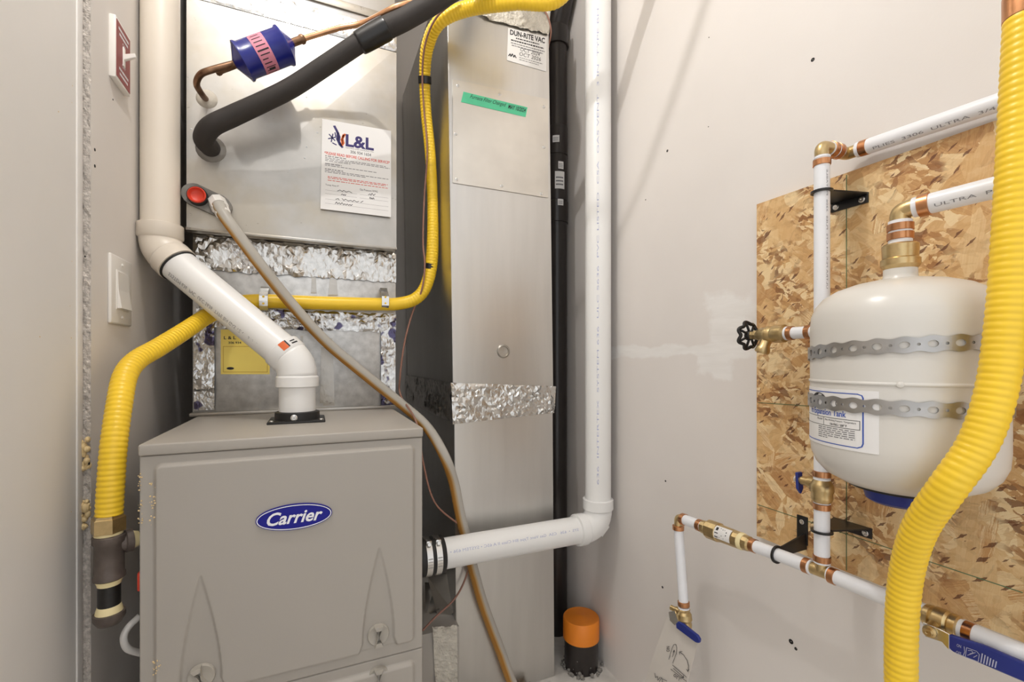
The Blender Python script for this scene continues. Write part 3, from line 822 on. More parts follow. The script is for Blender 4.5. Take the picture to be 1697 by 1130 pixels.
# ------------------------------------------------------------------ refrigerant lines
suc = thing('suction_line', 'thick black foam-insulated refrigerant line bending out of the coil cabinet', 'pipe', pc2)
SL = [P(351, 248, Y=CY + .03), P(347, 243, Y=CY - .02), P(338, 230, Y=CY - .065), P(350, 210, Y=CY - .095), P(386, 192, Y=CY - .11), P(440, 167, Y=CY - .135), P(485, 144, Y=CY - .155), P(540, 108, Y=CY - .185), P(594, 72, Y=CY - .215), P(641, 46, Y=CY - .24), P(679, 27, Y=CY - .26), P(740, -10, Y=CY - .29), P(840, -80, Y=CY - .31), V((.48, 1.2, H + 1.35)), V((.50, 1.2, CZ + .01))]
sweep('foam_sleeve', [tuple(p) + (0.0245 if i < 5 else 0.0235,) for i, p in enumerate(SL[:9])] + [tuple(SL[8].lerp(SL[9], .3)) + (.0235,)], 'foam_black', suc, 28)
sweep('foam_sleeve', [tuple(SL[8].lerp(SL[9], .4)) + (0.025,)] + [tuple(p) + (0.0265,) for p in SL[9:]], 'foam_black', suc, 28)
tw = (SL[9] - SL[8]).normalized(); tl_ = (SL[9] - SL[8]).length
sweep('tape_wrap', [tuple(SL[8]) + (0.0255,), tuple(SL[8] + tw * 0.012) + (0.0285,), tuple(SL[8] + tw * tl_ * .9) + (0.0295,), tuple(SL[8] + tw * tl_) + (0.0272,)], 'black_tape', suc, 28, label='shiny black tape wrap')
DY = CY - 0.118
liq = thing('liquid_line', 'bare copper refrigerant line carrying a blue filter drier', 'pipe', pc)
LQ = [P(343, 166, Y=CY + .01), P(336, 158, Y=CY - .04), P(326, 140, Y=CY - .085), P(332, 124, Y=CY - .11), P(350, 116, Y=CY - .125), P(394, 104, Y=DY)]
sweep('copper_tube', LQ, 'copper_dull', liq, 16, r=0.0078)
d0 = P(391, 106, Y=DY); d1 = P(482, 72, Y=DY - .012); dd = (d1 - d0).normalized(); DL = (d1 - d0).length; DR = 0.046
lathe('brazed_sleeve', d0 - dd * 0.055, dd, [(0, .0085), (.004, .0115), (.010, .0115), (.014, .0095), (.06, .0095)], 'copper_dull', liq, 18)
dr = lathe('filter_drier', d0 - dd * 0.004, dd, [(0, .010), (.006, .020), (.018, .042), (.020, DR + .002), (.025, DR + .002), (.030, DR - .002), (DL - .022, DR - .002), (DL - .017, DR + .002), (DL - .012, DR + .002), (DL - .010, .044), (DL + .004, .020), (DL + .010, .010)], 'blue_drier', liq, 40, label='blue painted filter drier can', sharp=0.9)
view = V((0, 0, H)) - (d0 + d1) / 2
dm = cylmap(d0 + dd * (DL * 0.36), d0 + dd * (DL * 0.60), DR - .002, -1.25, 1.35, view)
pk = patch('pink_label', dm, 'pink_label', dr, 1, 20, 0.0008, label='pink printed label')
rr_ = random.Random(5); w_ = []
for i in range(11):
    a = 0.06 + i * 0.085; w_.append((0.15, a, 0.15 + rr_.uniform(.4, .7), a + 0.02))
strips('label_print', dm, w_, 'ink', pk, n=2)
strips('label_bar', dm, [(0.1, 0.40, 0.9, 0.43), (0.3, 0.78, 0.75, 0.85)], 'ink', pk, n=2)
CT = [d1 - dd * 0.01, d1 + dd * 0.04, P(560, 47, Y=DY - .035), P(602, 38, Y=DY - .055), P(650, 14, Y=CY - .262), P(700, -12, Y=CY - .285), V((.314, 1.014, H + 1.024)), V((.314, .875, H + 1.14)), V((.314, .74, H + 1.3355)), V((.31, .68, H + 1.5)), V((.31, .66, CZ + .01))]
sweep('copper_tube', CT, 'copper', liq, 16, r=0.0072)
lathe('brazed_sleeve', d1 + dd * 0.0, dd, [(0, .010), (.026, .010), (.030, .0125), (.036, .012), (.040, .0085)], 'copper_dull', liq, 18)

# ------------------------------------------------------------------ return air duct
RY = 1.352
def rp_(x, y): return P(x, y, Y=RY)
ret = thing('return_air_duct', 'tall galvanized return air duct with a screwed access panel', 'duct', (rp_(835, 600).x, RY + 0.3, 0))
uc = [rp_(751, 645), rp_(917, 645), rp_(908, -60), rp_(740, -60)]
hexa('upper_section', uc + [V((c.x, YB - 0.04, c.z)) for c in uc], 'galvanized_duct', ret, 0.0015)
lc = [V((rp_(757, 1100).x, RY, 0.0)), V((rp_(919, 1100).x, RY, 0.0)), rp_(916, 668), rp_(753, 668)]
hexa('lower_section', lc + [V((c.x, YB - 0.04, c.z)) for c in lc], 'galvanized_duct', ret, 0.0015)
mc = [rp_(753, 669), rp_(916, 669), rp_(917, 644), rp_(751, 644)]
hexa('joint_collar', [c + V((0, .004, 0)) for c in mc] + [V((c.x, YB - 0.045, c.z)) for c in mc], 'galvanized_dull', ret)
# access panel
acq = [(750, 132), (908, 165), (908, 328), (750, 303)]
ac = [P(x, y, Y=RY - .001) for x, y in acq]
pan = hexa('access_panel', [ac[3], ac[2], ac[1], ac[0]], 'panel_metal', ret) if False else polyext('access_panel', [ac[3], ac[2], ac[1], ac[0]], (0, -0.0022, 0), 'panel_metal', ret)
for (x, y) in ((759, 142), (828, 156), (901, 177), (755, 222), (901, 244), (757, 297), (831, 308), (897, 321)):
    screw(P(x, y, Y=RY - .0030), (0, -1, 0), 0.0055, 'steel', pan, h=0.004)
gt = quadmap(P(768, 152, Y=RY - .0034), P(874, 178, Y=RY - .0034), P(871, 194, Y=RY - .0034), P(764, 169, Y=RY - .0034), (0, -1, 0))
gtp = patch('green_tape', gt, 'green_tape', pan, 1, 1, 0.0007, label='strip of green tape with handwriting')
letters('handwriting', 'Furnace Filter Changed', gt, (0.11, 0.42, 0.66, 0.92), 'ink', gtp, shear=0.3, off=0.001)
letters('handwriting', 'MAY 10/2024', gt, (0.70, 0.42, 0.98, 0.85), 'ink', gtp, shear=0.1, bold=0.015, off=0.001)
# vacuum-cleaning sticker
vq = quadmap(P(842, 46, Y=RY - .0006), P(906, 62, Y=RY - .0006), P(905, 119, Y=RY - .0006), P(840, 100, Y=RY - .0006), (0, -1, 0))
vsx = patch('cleaning_sticker', vq, 'paper', ret, 1, 1, 0.0009, label='white duct cleaning sticker')
letters('lettering', 'DUN-RITE VAC', vq, (0.05, 0.80, 0.95, 0.96), 'ink', vsx, bold=0.03)
w_ = words(0.72, 0.2, 0.8, 0.035, rnd=rs) + words(0.63, 0.08, 0.92, 0.04, rnd=rs); strips('small_print', vq, w_, 'ink', vsx, n=1)
w_ = words(0.55, 0.08, 0.95, 0.03, rnd=rs) + words(0.48, 0.1, 0.9, 0.03, rnd=rs) + words(0.18, 0.3, 0.9, 0.02, rnd=rs) + words(0.12, 0.3, 0.8, 0.02, rnd=rs); strips('small_print', vq, w_, 'grey_ink', vsx, n=1)
letters('handwriting', 'OCT 2024', vq, (0.32, 0.39, 0.82, 0.50), 'ink', vsx, shear=0.2)
letters('handwriting', 'OCT 2026', vq, (0.30, 0.25, 0.85, 0.36), 'ink', vsx, shear=0.2)
scribble('handwriting', vq, 0.04, 0.22, 0.14, 0.10, 'ink', vsx, (0.012, 0.012), 3, 7)
# foil tape bands
fq = quadmap(P(740, 634, Y=RY - .002), P(920, 639, Y=RY - .002), P(918, 682, Y=RY - .002), P(752, 703, Y=RY - .002), (0, -1, 0))
fq = quadmap(P(747, 634, Y=RY - .002), P(921, 640, Y=RY - .002), P(918, 684, Y=RY - .002), P(750, 703, Y=RY - .002), (0, -1, 0))
foil('foil_tape', fq, 26, 7, 0.010, 'foil', ret, label='crinkled foil tape round the duct joint')
lx = rp_(750, 640).x
fs_ = quadmap((lx - .001, YB - .06, rp_(750, 634).z), (lx - .001, RY, rp_(750, 634).z), (lx - .001, RY, rp_(750, 700).z), (lx - .001, YB - .06, rp_(750, 700).z), (-1, 0, 0))
foil('foil_tape', fs_, 30, 6, 0.010, 'foil', ret, label='foil tape continuing on the duct side')
tf = quadmap(P(790, 22, Y=RY - .003), P(912, -22, Y=RY - .003), P(909, 58, Y=RY - .003), P(812, 34, Y=RY - .003), (0, -1, 0))
foil('foil_tape', tf, 16, 9, 0.018, 'plaster_foil', ret, ragged=0.04, label='crumpled cream foil at the duct top')
lathe('test_plug', rp_(834, 582), (0, -1, 0), [(0, .0225), (.003, .022), (.006, .019), (.006, .0165), (.002, .015), (.001, 0)], 'galvanized', ret, 28, label='round metal plug')
# boot between furnace and duct near the floor
boot = thing('return_boot', 'pale metal return boot filling the gap between furnace and duct near the floor', 'duct', (0.31, RY, 0))
bz = P(725, 1046, Y=RY - .03).z
box('boot_body', (FX1 + .002, RY - .03, 0), (rp_(756, 1000).x + .001, RY + .5, bz), 'furnace_paint', boot, 0.002)
bf = quadmap(P(716, 1038, Y=RY - .031), P(757, 1036, Y=RY - .031), P(757, 1150, Y=RY - .031), P(722, 1150, Y=RY - .031), (0, -1, 0))
foil('foil_tape', bf, 8, 22, 0.012, 'plaster_foil', boot, ragged=0.02, label='crumpled pale foil tape')
# torn sheet-metal tabs behind the intake
for (a, b, c_, d_, dy) in (((708, 955), (740, 950), (752, 1015), (728, 1030), .06), ((704, 965), (722, 965), (728, 1010), (706, 1020), .08)):
    polyext('sheet_tab', [P(*a, Y=RY + dy), P(*b, Y=RY + dy + .05), P(*c_, Y=RY + dy - .03), P(*d_, Y=RY + dy)], (0, 0.002, 0), 'galvanized', boot)

# ------------------------------------------------------------------ combustion air intake
IY = 1.26; IR = 0.0425
ia = P(712, 913, Y=IY); ib = P(962, 880, Y=IY); ib.z = (P(745, 912, Y=IY).z + P(945, 883, Y=IY).z) / 2; ia.z = ib.z
ivx = P(991, 700, Y=IY).x
intake = thing('air_intake_pipe', 'white plastic air intake pipe turning up beside the right wall', 'pipe', (ivx, IY, ia.z))
cyl('adapter_stub', (FX1 - 0.02, IY, ia.z), (FX1 + .03, IY, ia.z), IR - .001, 'pvc', intake, 32)
xc0 = P(704, 913, Y=IY - IR).x; xc1 = P(741, 913, Y=IY - IR).x
cpl = lathe('rubber_coupling', (FX1 + .002, IY, ia.z), (1, 0, 0), [(0, IR + .006), (.004, IR + .009), (xc1 - FX1 - .006, IR + .009), (xc1 - FX1 - .002, IR + .006)], 'rubber', intake, 40)
for x in (P(714, 913, Y=IY - IR - .01).x, P(730, 913, Y=IY - IR - .01).x):
    cb = lathe('hose_clamp', (x - .009, IY, ia.z), (1, 0, 0), [(0, IR + .0085), (.001, IR + .0105), (.017, IR + .0105), (.018, IR + .0085)], 'steel', cpl, 40)
    box('worm_housing', (x - .008, IY - .034, ia.z + IR - .002), (x + .008, IY - .012, ia.z + IR + .013), 'steel', cb, 0.003)
    lathe('worm_screw', (x, IY - .038, ia.z + IR + .005), (0, 1, -.25), [(0, .005), (.003, .006), (.006, .006), (.008, .0045), (.03, .0045)], 'steel', cb, 10)
    for k in range(7): box('thread', (x - .006, IY - IR - .0112, ia.z - .028 + k * .008), (x + .006, IY - IR - .0098, ia.z - .026 + k * .008), 'strap_metal', cb) if -.02 < -.028 + k * .008 < .02 else None
crn = V((ivx, IY, ia.z)); dx_ = V((1, 0, 0))
hp = cyl('horizontal_pipe', (xc1 - .02, IY, ia.z), (ivx - .075, IY, ia.z), IR, 'pvc', intake, 40)
ie, iaa, ibb = elbow('elbow', None, dx_, crn, up, 0.062, IR, 'pvc', intake)
lathe('hub', iaa - dx_ * 0.024, dx_, [(0, IR), (.002, IR + .0075), (.030, IR + .0075), (.034, IR + .003)], 'pvc', ie, 40)
lathe('hub', ibb - up * 0.004, up, [(0, IR + .003), (.003, IR + .0075), (.034, IR + .0075), (.036, IR)], 'pvc', ie, 40)
polyext('elbow_rib', [crn + V((-.006, -.034, -.022)), crn + V((.022, -.034, .006)), crn + V((.016, -.038, .012)), crn + V((-.012, -.038, -.016))], (-.004, .006, .004), 'pvc', ie)
vp = cyl('vertical_pipe', ibb + up * 0.02, (ivx, IY, CZ), IR, 'pvc', intake, 40)
fn = cylmap((xc1 + .01, IY, ia.z), (ivx - .10, IY, ia.z), IR, -0.10, 0.14, V((0, 0, H)) - V((.5, IY, ia.z)))
letters('print', 'SYS  •  636   CSA  Gas Vent Type BH Class II A 65C • SYSTEM 636 •', fn, (0.0, 0, 1, 1), 'pvc_print', hp, off=0.0004, rot=180)
fn = cylmap((ivx, IY, ia.z + .15), (ivx, IY, CZ - .22), IR, 0.06, -0.08, V((0, 0, H)) - V((ivx, IY, H)))
letters('print', '636  INTERTEX  SYSTEM 636  ULC S636  PVC LISTED  CSA  GAS VENT  3 IN  TYPE BH  CLASS II A  PVC  ULC', fn, (0, 0, 1, 1), 'pvc_print', vp, off=0.0004)

# ------------------------------------------------------------------ condensate hose
hs = thing('condensate_hose', 'clear drain hose stained brown hanging from the coil cabinet past the furnace', 'hose', P(850, 1130, Y=RY - .04))
HP = [P(362, 338, Y=CY - .035), P(372, 358, Y=CY - .05), P(395, 390, Y=CY - .06), P(430, 437, Y=CY - .055), P(480, 500, Y=CY - .03), P(540, 566, Y=CY - .02), P(610, 625, Y=CY - .02), P(668, 672, Y=CY - .02), P(708, 708, Y=CY - .07), P(736, 755, Y=RY - .03), P(752, 800, Y=RY - .030), P(762, 850, Y=RY - .031), P(774, 900, Y=RY - .031), P(786, 950, Y=RY - .031), P(802, 1005, Y=RY - .030), P(828, 1075, Y=RY - .030), P(856, 1145, Y=RY - .035), V((P(880, 1180, Y=RY - .03).x, RY - .03, 0.012))]
sweep('hose', [tuple(p) + (0.0158,) for p in HP], 'vinyl_hose', hs, 20, uv=True)
ad = (HP[1] - HP[0]).normalized()
lathe('hex_adapter', P(359, 333, Y=CY - .01), HP[1] - P(359, 333, Y=CY - .01), [(0, .022), (.036, .022), (.038, .019), (.062, .019), (.064, .016)], 'white_plastic', hs, 8, label='white hexagonal hose adapter', sharp=0.4)

# ------------------------------------------------------------------ yellow gas line on the left
GY = 1.085
gas = thing('corrugated_gas_line', 'yellow corrugated gas line running from the black iron tee across the plenum', 'gas pipe', P(181, 850, Y=GY))
R_ = 0.0205
GP = [P(181, 852, Y=GY) , P(184, 800, Y=GY), P(189, 735, Y=GY + .01), P(198, 670, Y=GY + .04), P(208, 622, Y=GY + .08), P(228, 596, Y=GY + .13), P(262, 576, Y=GY + .19), P(305, 549, Y=GY + .27), P(345, 523, Y=GY + .345), P(385, 505, Y=GY + .395), P(430, 499, Y=GY + .412), P(530, 502, Y=GY + .412), P(620, 504, Y=GY + .412), P(662, 503, Y=GY + .415), P(690, 494, Y=GY + .41), P(707, 471, Y=GY + .405), P(716, 425, Y=GY + .40), P(717, 340, Y=GY + .40), P(713, 255, Y=GY + .40), P(706, 185, Y=GY + .39), P(704, 125, Y=GY + .35), P(709, 75, Y=GY + .29), P(729, 36, Y=GY + .22), P(775, 14, Y=GY + .17), P(850, 3, Y=GY + .08), P(930, -6, Y=GY + .025), V((.676, 1.027, H + 1.155)), V((.60, .93, H + 1.30)), V((.55, .88, H + 1.5)), V((.54, .88, CZ + .02))]
RR = [(R_, .0008)] * 5 + [(R_, .0006)] * 3 + [(.0205, .0002)] * 2 + [(.0205, 0)] * 4 + [(.020, .0006)] * 3 + [(.0175, .0005)] * 2 + [(.0172, .0008)] * 2 + [(.019, .0009)] * 2 + [(.0205, .0006)] * 5
sweep('yellow_jacket', [tuple(p) + RR[min(i, len(RR) - 1)] for i, p in enumerate(GP)], 'yellow', gas, 22, step=0.0018, pitch=0.0098)
def band(p, d, r, L, m, parent, name, label=None):
    d = V(d).normalized(); return lathe(name, V(p) - d * L / 2, d, [(0, r - .001), (.001, r), (L - .001, r), (L, r - .001)], m, parent, 28, label=label)
band(P(704, 133, Y=GY + .356), GP[20] - GP[19], .0208, .022, 'black_tape', gas, 'tape_band')
band(P(713, 443, Y=GY + .402), (GP[16] - GP[15]), .0212, .018, 'black_tape', gas, 'tape_band')
lathe('hex_nut', P(180, 882, Y=GY), (0, 0, 1), [(0, .022), (.002, .0265), (.028, .0265), (.030, .0235), (.034, .0225)], 'brass', gas, 6, smooth=False, label='brass hexagon nut')
lathe('nut_sleeve', P(180, 889, Y=GY), (0, 0, 1), [(0, .0215), (.012, .0215)], 'sealant', gas, 24)
# perforated hanger straps holding it to the plenum
for (px, nm) in ((438, 'a'), (637, 'b')):
    pcn = P(px, 500, Y=GY + .412); fnp = []
    arc = [(-0.0, .048), (-.016, .046), (-.021, .030)] 
    prof = [(PY - .004, .046), (PY - .010, .040), (GY + .412 - .006, .0275), (GY + .412 - .0235, .014), (GY + .412 - .0255, 0), (GY + .412 - .0235, -.014), (GY + .412 - .006, -.024), (PY - .004, -.026)]
    vs = []; fs = []
    for (yy_, dz) in prof: vs += [V((pcn.x - .011, yy_, pcn.z + dz)), V((pcn.x + .011, yy_, pcn.z + dz))]
    for i in range(len(prof) - 1): fs.append((2 * i, 2 * i + 1, 2 * i + 3, 2 * i + 2))
    hk = mesh('hanger_strap', vs, fs, 'steel', gas); md = hk.modifiers.new('s', 'SOLIDIFY'); md.thickness = 0.0014
    screw(V((pcn.x, PY - .008, pcn.z + .038)), (0, -1, .5), .006, 'steel', hk)
    for dz in (.012, -.008): lathe('strap_hole', V((pcn.x, GY + .412 - .0262, pcn.z + dz)), (0, -1, 0), [(0, .0032), (.0006, .0032), (.0006, 0)], 'yellow', hk, 10)

# ------------------------------------------------------------------ black iron drip leg
TX = P(181, 920, Y=GY).x
drip = thing('drip_leg', 'black iron pipe tee with nipple and cap under the yellow gas line', 'pipe fitting', (TX, GY, P(181, 1035, Y=GY).z))
def zz(y): return P(181, y, Y=GY).z
tee = lathe('tee', (TX, GY, zz(958)), (0, 0, 1), [(0, .0215), (.001, .0245), (.008, .0245), (.011, .0225), (zz(900) - zz(958) , .0222), (zz(897) - zz(958), .025), (zz(887) - zz(958), .025), (zz(885) - zz(958), .022)], 'iron', drip, 28)
cyl('nipple', (TX, GY, zz(1005)), (TX, GY, zz(955)), .0172, 'iron_black', drip, 24)
lathe('sealant_ring', (TX, GY, zz(968)), (0, 0, 1), [(0, .0178), (.004, .0185), (.010, .021)], 'sealant', drip, 22)
lathe('sealant_ring', (TX, GY, zz(1014)), (0, 0, 1), [(0, .021), (.008, .0195), (.014, .0178)], 'sealant', drip, 22)
lathe('sealant_ring', (TX, GY, zz(889)), (0, 0, 1), [(-.002, .0215), (.004, .0195), (.010, .0195)], 'sealant', drip, 22)
lathe('end_cap', (TX, GY, zz(1036)), (0, 0, 1), [(0, .008), (.004, .018), (.012, .0225), (.016, .0245), (.025, .0245), (.026, .021)], 'iron', drip, 28)
bz_ = zz(893)
br = V((.8, .45, 0)).normalized()
lathe('branch_collar', V((TX, GY, bz_ - .012)) + br * .012, br, [(0, .016), (.010, .018), (.012, .021), (.022, .021), (.023, .017)], 'iron', drip, 24)
cyl('branch_nipple', V((TX, GY, bz_ - .012)) + br * .03, V((TX, GY, bz_ - .012)) + br * .075, .0135, 'iron_black', drip, 20)
lathe('sealant_ring', V((TX, GY, bz_ - .012)) + br * .034, br, [(0, .017), (.006, .0155), (.010, .0140)], 'sealant', drip, 20)

# ------------------------------------------------------------------ thermostat cable
tc_ = thing('thermostat_cable', 'thin brown cable tied along the yellow gas line and dropping behind the furnace', 'cable', P(705, 1040, Y=RY - .06))
cabA = [P(762, -4, Y=GY + .15), P(724, 28, Y=GY + .196), P(705, 72, Y=GY + .262), P(700, 125, Y=GY + .325), P(703, 185, Y=GY + .366), P(708, 250, Y=GY + .376), P(703, 330, Y=GY + .385), P(701, 400, Y=GY + .385), P(704, 440, Y=GY + .378), P(699, 480, Y=GY + .385), P(683, 520, Y=GY + .42), P(670, 570, Y=GY + .42), P(663, 625, Y=GY + .42), P(664, 655, Y=GY + .42), P(690, 700, Y=RY - .02), P(702, 770, Y=RY - .02), P(722, 835, Y=RY - .03), P(770, 878, Y=RY - .03), P(779, 910, Y=RY - .025), P(774, 950, Y=RY - .02), P(755, 990, Y=RY - .025), P(722, 1022, Y=RY - .04), P(700, 1045, Y=RY - .045)]
sweep('cable_sheath', cabA, 'wire_brown', tc_, 8, r=0.0030)
cb2 = [P(888, 8, Y=RY - .012), P(905, 22, Y=RY - .012), P(913, 50, Y=RY - .008), P(909, 76, Y=RY + .02), P(906, 90, Y=RY + .05)]
tag(sweep('duct_cable', cb2, 'wire_brown', None, 8, r=0.0028), 'short brown cable curling over the top corner of the return duct', 'cable')

# ------------------------------------------------------------------ black drain stack
SX, SY = 0.882, 1.575
stack = thing('drain_stack', 'black plastic drain stack between the duct and the right wall', 'pipe', (SX, SY, 0))
def zs(y): return P(928, y, Y=SY).z
cyl('stack_pipe', (SX, SY, 0), (SX, SY, CZ - .15), 0.041, 'abs_black', stack, 36)
for (a, b, e) in ((372, 337, .0455), (337, 262, .0435), (262, 215, .0435), (82, 52, .047)):
    lathe('coupling', (SX, SY, zs(a)), (0, 0, 1), [(0, .042), (.001, e), (zs(b) - zs(a) - .002, e), (zs(b) - zs(a), .042)], 'abs_black', stack, 36)
sweep('wye_branch', [V((SX, SY, zs(56))), V((SX, SY - .015, zs(42))), V((SX, SY - .07, zs(0))), V((SX, SY - .13, zs(-50)))], 'abs_black', stack, 30, r=.041)
vw = V((0, 0, H)) - V((SX, SY, H))
for (y0, y1, a0, a1, r) in ((245, 234, -.35, .25, .0437), (288, 276, .15, .65, .0437), (320, 292, -.15, .75, .0437), (347, 337, .1, .6, .0457)):
    fn = cylmap((SX, SY, zs(y0)), (SX, SY, zs(y1)), r, a1, a0, vw)
    fn2 = (lambda f: (lambda s, t, o=0: f(t, 1 - s, o)))(fn)
    lb = patch('pipe_label', fn2, 'paper', stack, 8, 1, .0005, label='small white pipe label')
    strips('label_print', fn2, [(0.1, 0.2 + 0.2 * k, 0.85, 0.28 + 0.2 * k) for k in range(3)], 'grey_ink', lb, .0008, 6)

# ------------------------------------------------------------------ orange capped standpipe
cb = P(963, 1103, Z=0.0); OR_ = 0.0585
std = thing('capped_standpipe', 'black floor standpipe stub closed with a bright orange cap', 'pipe', (cb.x, cb.y, 0))
zc = P(963, 1052, Y=cb.y).z; zt_ = P(963, 1018, Y=cb.y).z
cyl('pipe_stub', (cb.x, cb.y, -0.002), (cb.x, cb.y, zc + .01), OR_, 'abs_black', std, 36)
lathe('orange_cap', (cb.x, cb.y, zc - .006), (0, 0, 1), [(0, OR_ + .001), (.001, OR_ + .005), (zt_ - zc - .004, OR_ + .005), (zt_ - zc, OR_ + .002), (zt_ - zc + .0005, OR_ * .3), (zt_ - zc + .003, .006), (zt_ - zc + .003, 0)], 'orange_cap', std, 40, label='orange plastic cap')
bm = bmesh.new()
for k in range(70):
    t = random.uniform(0, 2 * math.pi); rr = OR_ + random.uniform(-.002, .016); zz_ = random.uniform(0, .012) if k < 45 else random.uniform(0, zc - .01); 
    if k >= 45: rr = OR_ + .0002
    bmesh.ops.create_icosphere(bm, subdivisions=1, radius=random.uniform(.002, .008) if k < 45 else random.uniform(.0008, .003), matrix=Matrix.Translation((cb.x + rr * math.cos(t), cb.y + rr * math.sin(t), zz_)))
me = bpy.data.meshes.new('mortar_splash'); bm.to_mesh(me); bm.free(); me.materials.append(MAT['grey_putty'])
o = bpy.data.objects.new('mortar_splash', me); link_obj(o, std); o['kind'] = 'stuff'

# ------------------------------------------------------------------ light switch and sign on the left wall
pl = [P(177.5, 420, X=XL), P(213, 433, X=XL), P(213.5, 540, X=XL), P(178, 538, X=XL)]
y0, y1 = pl[0].y, pl[1].y; z1 = (pl[0].z + pl[1].z) / 2; z0 = (pl[2].z + pl[3].z) / 2; z1 = max(pl[0].z, pl[1].z) - .004; z0 = min(pl[2].z, pl[3].z) + .004
sw = thing('light_switch', 'white rocker light switch on the left wall', 'switch', (XL, (y0 + y1) / 2, z0))
box('wall_plate', (XL - .0005, y0, z0), (XL + .007, y1, z1), 'white_plastic', sw, 0.004, seg=3)
cy_, cz_ = (y0 + y1) / 2, (z0 + z1) / 2; hh = (z1 - z0) * .27; hw = (y1 - y0) * .26
box('rocker_bezel', (XL + .005, cy_ - hw - .003, cz_ - hh - .003), (XL + .0085, cy_ + hw + .003, cz_ + hh + .003), 'white_plastic', sw, 0.001)
polyext('rocker', [V((XL + .007, cy_ - hw, cz_ + hh)), V((XL + .009, cy_ - hw, cz_ + hh)), V((XL + .0105, cy_ - hw, cz_)), V((XL + .0165, cy_ - hw, cz_ - hh)), V((XL + .007, cy_ - hw, cz_ - hh))], (0, 2 * hw, 0), 'white_plastic', sw, bevel=.0006)
for s in (-1, 1): screw(V((XL + .007, cy_, cz_ + s * (z1 - z0) * .39)), (1, 0, 0), .004, 'white_plastic', sw, h=.002)
sg0 = P(184, 40, X=XL + .004); sg1 = P(209, 78, X=XL + .004)
ya, yb = sg0.y, sg1.y; za_ = P(200, 54, X=XL).z; zb_ = P(200, 152, X=XL).z
sg = thing('switch_plate', 'small red switch plate with white lettering and a white toggle on the left wall', 'switch', (XL, (ya + yb) / 2, zb_))
box('plate', (XL - .0005, ya, zb_), (XL + .012, yb, za_), 'white_plastic', sg, .002)
zc_ = (za_ + zb_) / 2; hs_ = (za_ - zb_) / 2 - .006
sgm = quadmap((XL + .012, ya + .004, zc_ + hs_), (XL + .012, yb - .004, zc_ + hs_), (XL + .012, yb - .004, zc_ - hs_), (XL + .012, ya + .004, zc_ - hs_), (1, 0, 0))
sgp = patch('red_face', sgm, 'red_sign', sg, 1, 1, .0008, label='red sign face with white lettering')
strips('small_print', sgm, words(.87, .12, .88, .045, rnd=rs) + words(.78, .18, .82, .045, rnd=rs) + words(.17, .16, .84, .045, rnd=rs) + words(.08, .2, .8, .045, rnd=rs), 'white_print', sgp, n=1)
letters('lettering', 'ON', sgm, (.40, .66, .60, .73), 'white_print', sgp); letters('lettering', 'OFF', sgm, (.38, .28, .62, .35), 'white_print', sgp)
ym = (ya + yb) / 2
box('toggle_slot', (XL + .011, ym - .006, zc_ - .022), (XL + .0145, ym + .006, zc_ + .022), 'white_plastic', sg, .001)
polyext('toggle', [V((XL + .013, ym - .004, zc_ + .006)), V((XL + .034, ym - .003, zc_ + .014)), V((XL + .036, ym - .003, zc_ + .005)), V((XL + .013, ym - .004, zc_ - .008))], (0, .008, 0), 'white_plastic', sg, bevel=.001)

# ------------------------------------------------------------------ strand board on the right wall
BX = XW - 0.012
by0 = -0.05; by1 = P(1254, 600, X=BX).y
bzt = P(1256, 338, X=BX).z; bzb = P(1256, 889, X=BX).z
zt2 = P(1655, 197, X=BX).z
ob = thing('strand_board_panel', 'oriented strand board panel screwed to the right wall behind the tank', 'board', (BX, .35, bzb))
bd = hexa('board', [V((BX, by1, bzb)), V((BX, by0, bzb)), V((BX, by0, bzt)), V((BX, by1, bzt))] + [V((XW - .0003, by1, bzb)), V((XW - .0003, by0, bzb)), V((XW - .0003, by0, bzt)), V((XW - .0003, by1, bzt))], 'strand_board', ob)
def bl(pts): return [V((BX - .0004, P(x, y, X=BX).y, P(x, y, X=BX).z)) for x, y in pts]
for (a, b) in (((1256, 667), (1345, 673)), ((1256, 836), (1695, 982)), ((1403, 290), (1403, 945))):
    p, q = bl([a, b]); sweep('chalk_line', [p, q], 'pencil_green', bd, 6, r=.0007, curve=False)

# ------------------------------------------------------------------ expansion tank
DC = 0.898; ANG = math.radians(40.74) + YAW; TR = 0.114
TC = V((DC * math.sin(ANG), DC * math.cos(ANG), 0)); TX_, TY_ = TC.x, TC.y
tank = thing('expansion_tank', 'cream steel expansion tank strapped to the strand board', 'tank', (TX_, TY_, H - .2))
def lz(prof): return [(z, r) for z, r in prof]
tb_ = lathe('shell', (TX_, TY_, H), (0, 0, 1), [(-.197, .0), (-.195, .045), (-.188, .072), (-.176, .094), (-.162, .106), (-.145, .1125), (-.125, TR), (-.120, TR), (-.040, TR), (-.0362, TR), (-.0355, TR), (-.0345, TR + .0016), (-.0315, TR + .0016), (-.0305, TR), (-.0298, TR), (-.026, TR), (.045, TR), (.050, TR), (.068, TR - .0015), (.083, .107), (.096, .097), (.107, .080), (.115, .058), (.120, .034), (.122, .018), (.122, 0)], 'tank_paint', tank, 72, sharp=1.2)
lathe('weld_bump', V((TX_, TY_, H - .033)) - V((math.sin(ANG) * .998, math.cos(ANG) * .998, 0)) * (TR + .001), V((-math.sin(ANG), -math.cos(ANG), 0)), [(0, .0045), (.0015, .004), (.0024, .0015)], 'tank_paint', tb_, 14)
lathe('neck', (TX_, TY_, H + .118), (0, 0, 1), [(0, .026), (.006, .021), (.010, .0205), (.022, .0205), (.023, .019)], 'tank_paint', tank, 24)
lathe('base_cap', V((TX_, TY_, H - .192)), (0, 0, -1), [(0, .052), (.003, .052), (.004, .046), (.020, .042), (.024, .036), (.024, 0)], 'blue_grip', tank, 32, label='blue plastic base cap')
